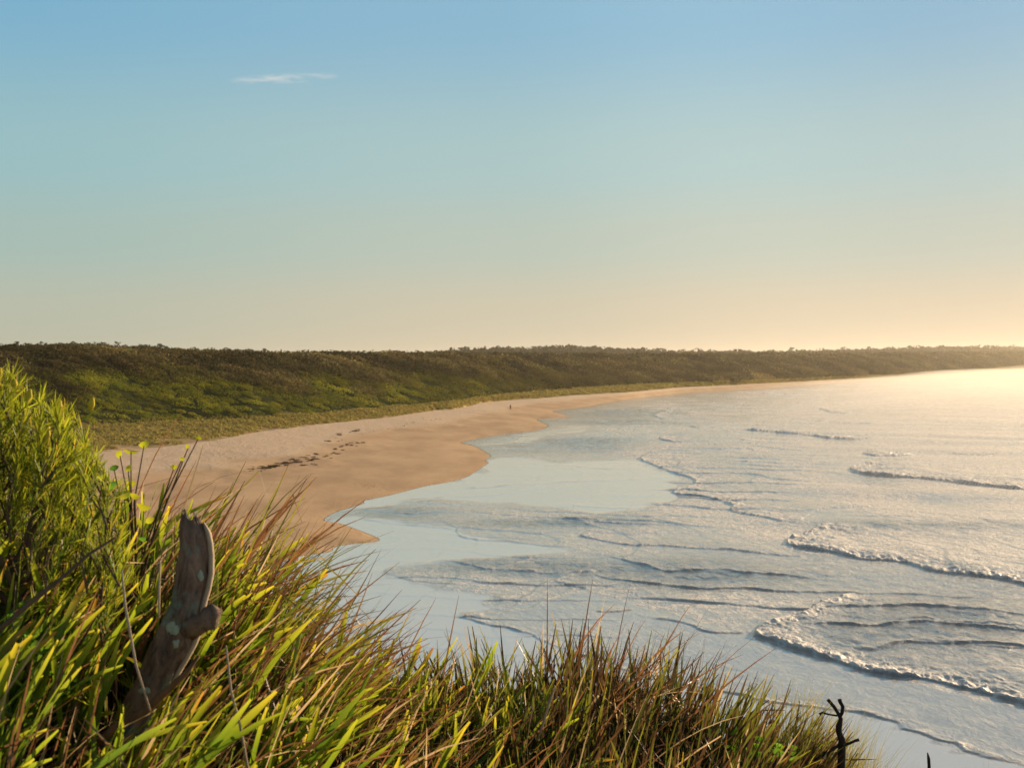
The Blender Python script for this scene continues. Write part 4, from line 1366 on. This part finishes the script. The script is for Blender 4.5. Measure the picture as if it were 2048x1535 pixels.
for i, (ax0, ay0, rx, ry) in enumerate(apr):
    c = PD(ax0, ay0, DS) - rt
    tpx = apr[min(i + 1, NRG - 1)][:2] - apr[max(i - 1, 0)][:2]; tpx = tpx / np.hypot(*tpx)
    t = Vector((tpx[0], 0, -tpx[1])); a = Vector((-t.z, 0, t.x)); a = a if a.x > 0 else -a; b = Vector((0, 1, 0))
    cx_ = np.cos(thq); sx_ = np.sin(thq); ii = np.full(segn, i / NRG * 90.0)
    nz_ = fbm(cx_ * 1.8 + 5 + ii * .004, sx_ * 1.8 + ii * .055, 811, 4)
    knob = vnoise(cx_ * 2.5 + 9, sx_ * 2.5 + ii * .17, 821)
    grain = vnoise(cx_ * 9 + ii * .02, sx_ * 9 + ii * .05, 825)
    crack = np.clip(1 - np.abs(vnoise(cx_ * 3.3 + 2 + ii * .015, sx_ * 3.3 + ii * .035, 827)) * 7, 0, 1)
    fine = vnoise(cx_ * 14, sx_ * 14 + ii * .6, 829)
    f = 1 + .17 * nz_ + .13 * knob + .06 * grain - .13 * crack + .025 * fine
    up_ = max(0, (i - NRG * .9) / (NRG * .1)) ** 1.5
    for q in range(segn):
        Vs.append(c + (a * (cx_[q] * rx) + b * (sx_[q] * ry)) * (.86 * k * f[q] * (1 - .25 * up_)) + t * (splint[q] * up_ * k))
for i in range(NRG - 1):
    for q in range(segn):
        q2 = (q + 1) % segn
        Fs.append((i * segn + q, i * segn + q2, (i + 1) * segn + q2, (i + 1) * segn + q))
ci = len(Vs); Vs.append(c - t * (6 * k))
for q in range(segn): Fs.append(((NRG - 1) * segn + q, (NRG - 1) * segn + (q + 1) % segn, ci))
mesh_py('trunk', Vs, Fs, M_wood, root)
# knobbly branch stub to the right
V, Fc = tube([PD(370, 1256, DS) - rt, PD(392, 1250, DS - .02) - rt, PD(408, 1243, DS - .03) - rt, PD(420, 1236, DS - .034) - rt, PD(431, 1226, DS - .036) - rt, PD(440, 1230, DS - .036) - rt], [.022, .016, .0155, .018, .0165, .009], 18, .16, 4)
mesh_py('branch_stub', V, Fc, M_wood, root)
# strip of bare pale wood, its paleness also painting the sunlit rim
edge_px = [(403, 1044), (412, 1066), (416, 1088), (418, 1110), (418, 1145), (412, 1175), (404, 1203), (398, 1232), (394, 1262), (382, 1290), (364, 1322), (346, 1352), (330, 1378), (318, 1396)]
V = []; Fc = []
for i, (ex, ey) in enumerate(edge_px):
    j0, j1 = edge_px[max(i - 1, 0)], edge_px[min(i + 1, len(edge_px) - 1)]
    tx_, ty_ = j1[0] - j0[0], j1[1] - j0[1]; l_ = math.hypot(tx_, ty_); nx, ny = ty_ / l_, -tx_ / l_
    wdt = 7 if 0 < i < len(edge_px) - 1 else 2
    for q in range(8):
        th = 2 * math.pi * q / 8
        off_ = wdt * math.cos(th)
        V.append(PD(ex + 4 + nx * off_, ey + ny * off_, DS + .005 + math.sin(th) * .014) - rt)
for i in range(len(edge_px) - 1):
    for q in range(8):
        Fc.append((i * 8 + q, i * 8 + (q + 1) % 8, (i + 1) * 8 + (q + 1) % 8, (i + 1) * 8 + q))
mesh_py('sunlit_bare_edge', V, Fc, M_pale, root)
# lichen patches laid on the wood
from mathutils.bvhtree import BVHTree
bvh = BVHTree.FromPolygons([tuple(v) for v in Vs], Fs)
cam_l = Vector((0, 0, CAMZ)) - rt
for li, (lx, ly, sx_, sy_) in enumerate(((346, 1256, 16, 16), (352, 1286, 8, 9), (402, 1150, 7, 10), (290, 1380, 14, 8))):
    V = []; Fc = []; n = 18
    hits = []
    for ring in (0, .55, 1.0):
        for q in range(n if ring else 1):
            th = 2 * math.pi * q / n
            f = ring * (1 + .35 * float(vnoise(np.array([math.cos(th) * 2 + li * 7]), np.array([math.sin(th) * 2]), 841)[0]))
            dr = (PD(lx + sx_ * f * math.cos(th), ly + sy_ * f * math.sin(th), DS) - rt - cam_l).normalized()
            h = bvh.ray_cast(cam_l, dr)
            hits.append(None if h[0] is None else h[0] - dr * (.0035 if ring < .9 else -.001))
    if any(h is None for h in hits): continue
    Fc = [(0, 1 + q, 1 + (q + 1) % n) for q in range(n)] + [(1 + q, 1 + n + q, 1 + n + (q + 1) % n, 1 + (q + 1) % n) for q in range(n)]
    mesh_py('lichen', hits, Fc, M_lich, root)
tag(root, 'broken grey dead stump with pale lichen, leaning out of the grass at lower left', 'stump')

# ------------------------------------------------------------------ sticks
M_dark = bark_mat('dark dead twig', (.02, .014, .011), (.07, .048, .036), 60, .002)


def stick(name, pts, rad, label, cat_, dd=2.3, mat=None, parts_=None):
    root = empty(name, PD(pts[0][0], pts[0][1], dd)); rt = Vector(root.location)
    P3 = [PD(a, b, dd + (c if c else 0)) - rt for a, b, c in [(q + (0,))[:3] for q in pts]]
    V, Fc = tube(P3, [x * dd / F for x in rad], 8, .12, int(pts[0][0]))
    mesh_py('stem', V, Fc, mat or M_twig, root)
    for (nm, pp_, rr) in parts_ or []:
        P3 = [PD(a, b, dd) - rt for a, b in pp_]
        V, Fc = tube(P3, [x * dd / F for x in rr], 8, .15, int(pp_[0][0]))
        mesh_py(nm, V, Fc, mat or M_twig, root)
    tag(root, label, cat_)


stick('forked_twig', [(1681, 1600), (1682, 1540), (1683, 1500), (1684, 1478), (1678, 1462), (1678, 1452), (1682, 1436), (1676, 1425), (1668, 1412), (1656, 1398)],
      [9, 8.5, 8, 7.5, 6, 6.5, 4.5, 4, 3.5, 3.6], 'black forked dead twig standing above the fine grass at lower right', 'twig', 3.75, M_dark,
      [('branch', [(1679, 1432), (1684, 1424), (1686, 1412), (1680, 1402), (1679, 1397)], [4, 3.6, 4, 3.6, 4]),
       ('branch', [(1674, 1430), (1660, 1428), (1644, 1424), (1639, 1428)], [2, 1.8, 2.4, 3.4]),
       ('branch', [(1684, 1490), (1698, 1486), (1710, 1480), (1718, 1478)], [3.5, 3, 3, 3.4]),
       ('branch', [(1680, 1488), (1660, 1500), (1640, 1512), (1610, 1540)], [3.5, 4, 4, 3])])
stick('upright_stem', [(1858, 1600), (1858, 1530), (1857, 1515), (1855, 1504)], [3.5, 3.4, 3, 1], 'lone thin dark stem tip against the wet sand, right of the forked twig', 'stem', 4.0, M_dark)
stick('fallen_stick', [(-40, 1290), (20, 1240), (60, 1205), (120, 1158), (180, 1106), (232, 1074)], [5, 5, 6.5, 4, 3.5, 2], 'crooked brown stick lying across the grass at the left edge', 'stick', 2.0)
stick('bark_strip', [(180, 1500), (240, 1446), (290, 1420), (330, 1385), (372, 1345), (398, 1310)], [8, 8, 9, 8, 6, 3], 'curling brown strip of bark at the foot of the dead stump', 'bark', 2.15, bark_mat('loose bark', (.10, .05, .025), (.24, .12, .06), 40, .003))
for (pts, rad, lab) in (([(20, 1580), (20, 1520), (18, 1450)], [7, 8, 7], 'thick pale cut stalk at the bottom left corner'),
                        ([(300, 1420), (272, 1330), (250, 1210), (244, 1140)], [3, 3.5, 4, 2], 'pale broken stalk left of the dead stump'),
                        ([(500, 1560), (480, 1450), (462, 1380), (452, 1290)], [4, 4, 3.5, 2.5], 'tall straw-coloured stalk right of the dead stump'),
                        ([(1075, 1480), (1088, 1440), (1098, 1405), (1110, 1375)], [3, 3.5, 3.5, 2], 'pale dry stalk leaning right in the middle of the sedge'),
                        ([(318, 1235), (318, 1190), (320, 1120)], [3, 3.4, 3], 'short upright straw stalk touching the stump')):
    stick('dry_stalk', pts, [q * .7 for q in rad], lab, 'stalk', 2.1 if pts[0][0] < 900 else 2.9, M_pale)

# ------------------------------------------------------------------ spray drifting low over the breakers
def mist(name, x0, x1, y0, y1, dens, hfun, col, label, seed):
    mm_, nt, mo = new_mat(name)
    pv = N(nt, 'ShaderNodeVolumePrincipled', inp={'Color': (*col, 1), 'Density': dens, 'Anisotropy': 0.3})
    L(nt, pv, 0, mo, 'Volume')
    GX, GY = np.meshgrid(np.linspace(0, 1, 90), np.linspace(0, 1, 90))
    PXm = x0 + GX * (x1 - x0); PYm = y0 + GY ** 1.6 * (y1 - y0)
    Xm, Ym = P(PXm, PYm, 0.0)
    Hm = hfun(GX, GY, PXm) * (1 + .45 * fbm(Xm / 60, Ym / 90, seed, 3))
    top_ = np.stack([Xm, Ym, .8 + Hm], -1).reshape(-1, 3); bot_ = np.stack([Xm, Ym, np.full_like(Xm, .75)], -1).reshape(-1, 3)
    gf = grid_faces(90, 90); nb_ = 8100
    rg = np.array(list(range(90)) + [i * 90 + 89 for i in range(1, 90)] + [89 * 90 + i for i in range(88, -1, -1)] + [i * 90 for i in range(88, 0, -1)])
    rg2 = np.roll(rg, -1)
    side_f = np.stack([rg, rg2, rg2 + nb_, rg + nb_], 1)
    o = mesh_np(name, np.concatenate([top_, bot_]), np.concatenate([gf[:, ::-1], gf + nb_, side_f]), mm_)
    tag(o, label, 'mist', kind='stuff')


mist('sea_mist', 1390, 3000, 746, 1260, .0027, lambda a, b, p: smooth(a / .5) * smooth((1 - a) / .1) * smooth((1 - b) / .85) * smooth(b / .02) * 9, (.98, .92, .88),
     'pale spray drifting low over the breakers on the right side of the bay', 901)
mist('shore_mist', 1640, 3000, 748, 850, .0013, lambda a, b, p: smooth(a / .5) * smooth((1 - a) / .1) * smooth((1 - b) / .8) * smooth(b / .15) * 18, (1.0, .88, .72),
     'thin glowing mist in front of the far shore at the right edge', 911)

# ------------------------------------------------------------------ haze
hz, nt, mo = new_mat('sea haze')
pv = N(nt, 'ShaderNodeVolumePrincipled', inp={'Color': (1.0, .90, .76, 1), 'Density': 0.00006, 'Anisotropy': 0.6})
L(nt, pv, 0, mo, 'Volume')
x0, x1, y0, y1, z0, z1 = -4000, 6500, -120, 29500, -6, 75
V = [(x0, y0, z0), (x1, y0, z0), (x1, y1, z0), (x0, y1, z0), (x0, y0, z1), (x1, y0, z1), (x1, y1, z1), (x0, y1, z1)]
Fc = [(0, 3, 2, 1), (4, 5, 6, 7), (0, 1, 5, 4), (1, 2, 6, 5), (2, 3, 7, 6), (3, 0, 4, 7)]
o = mesh_py('haze', V, Fc, hz, smooth_sh=False)
tag(o, 'warm morning sea haze over the bay', 'haze', kind='stuff')
print('done')
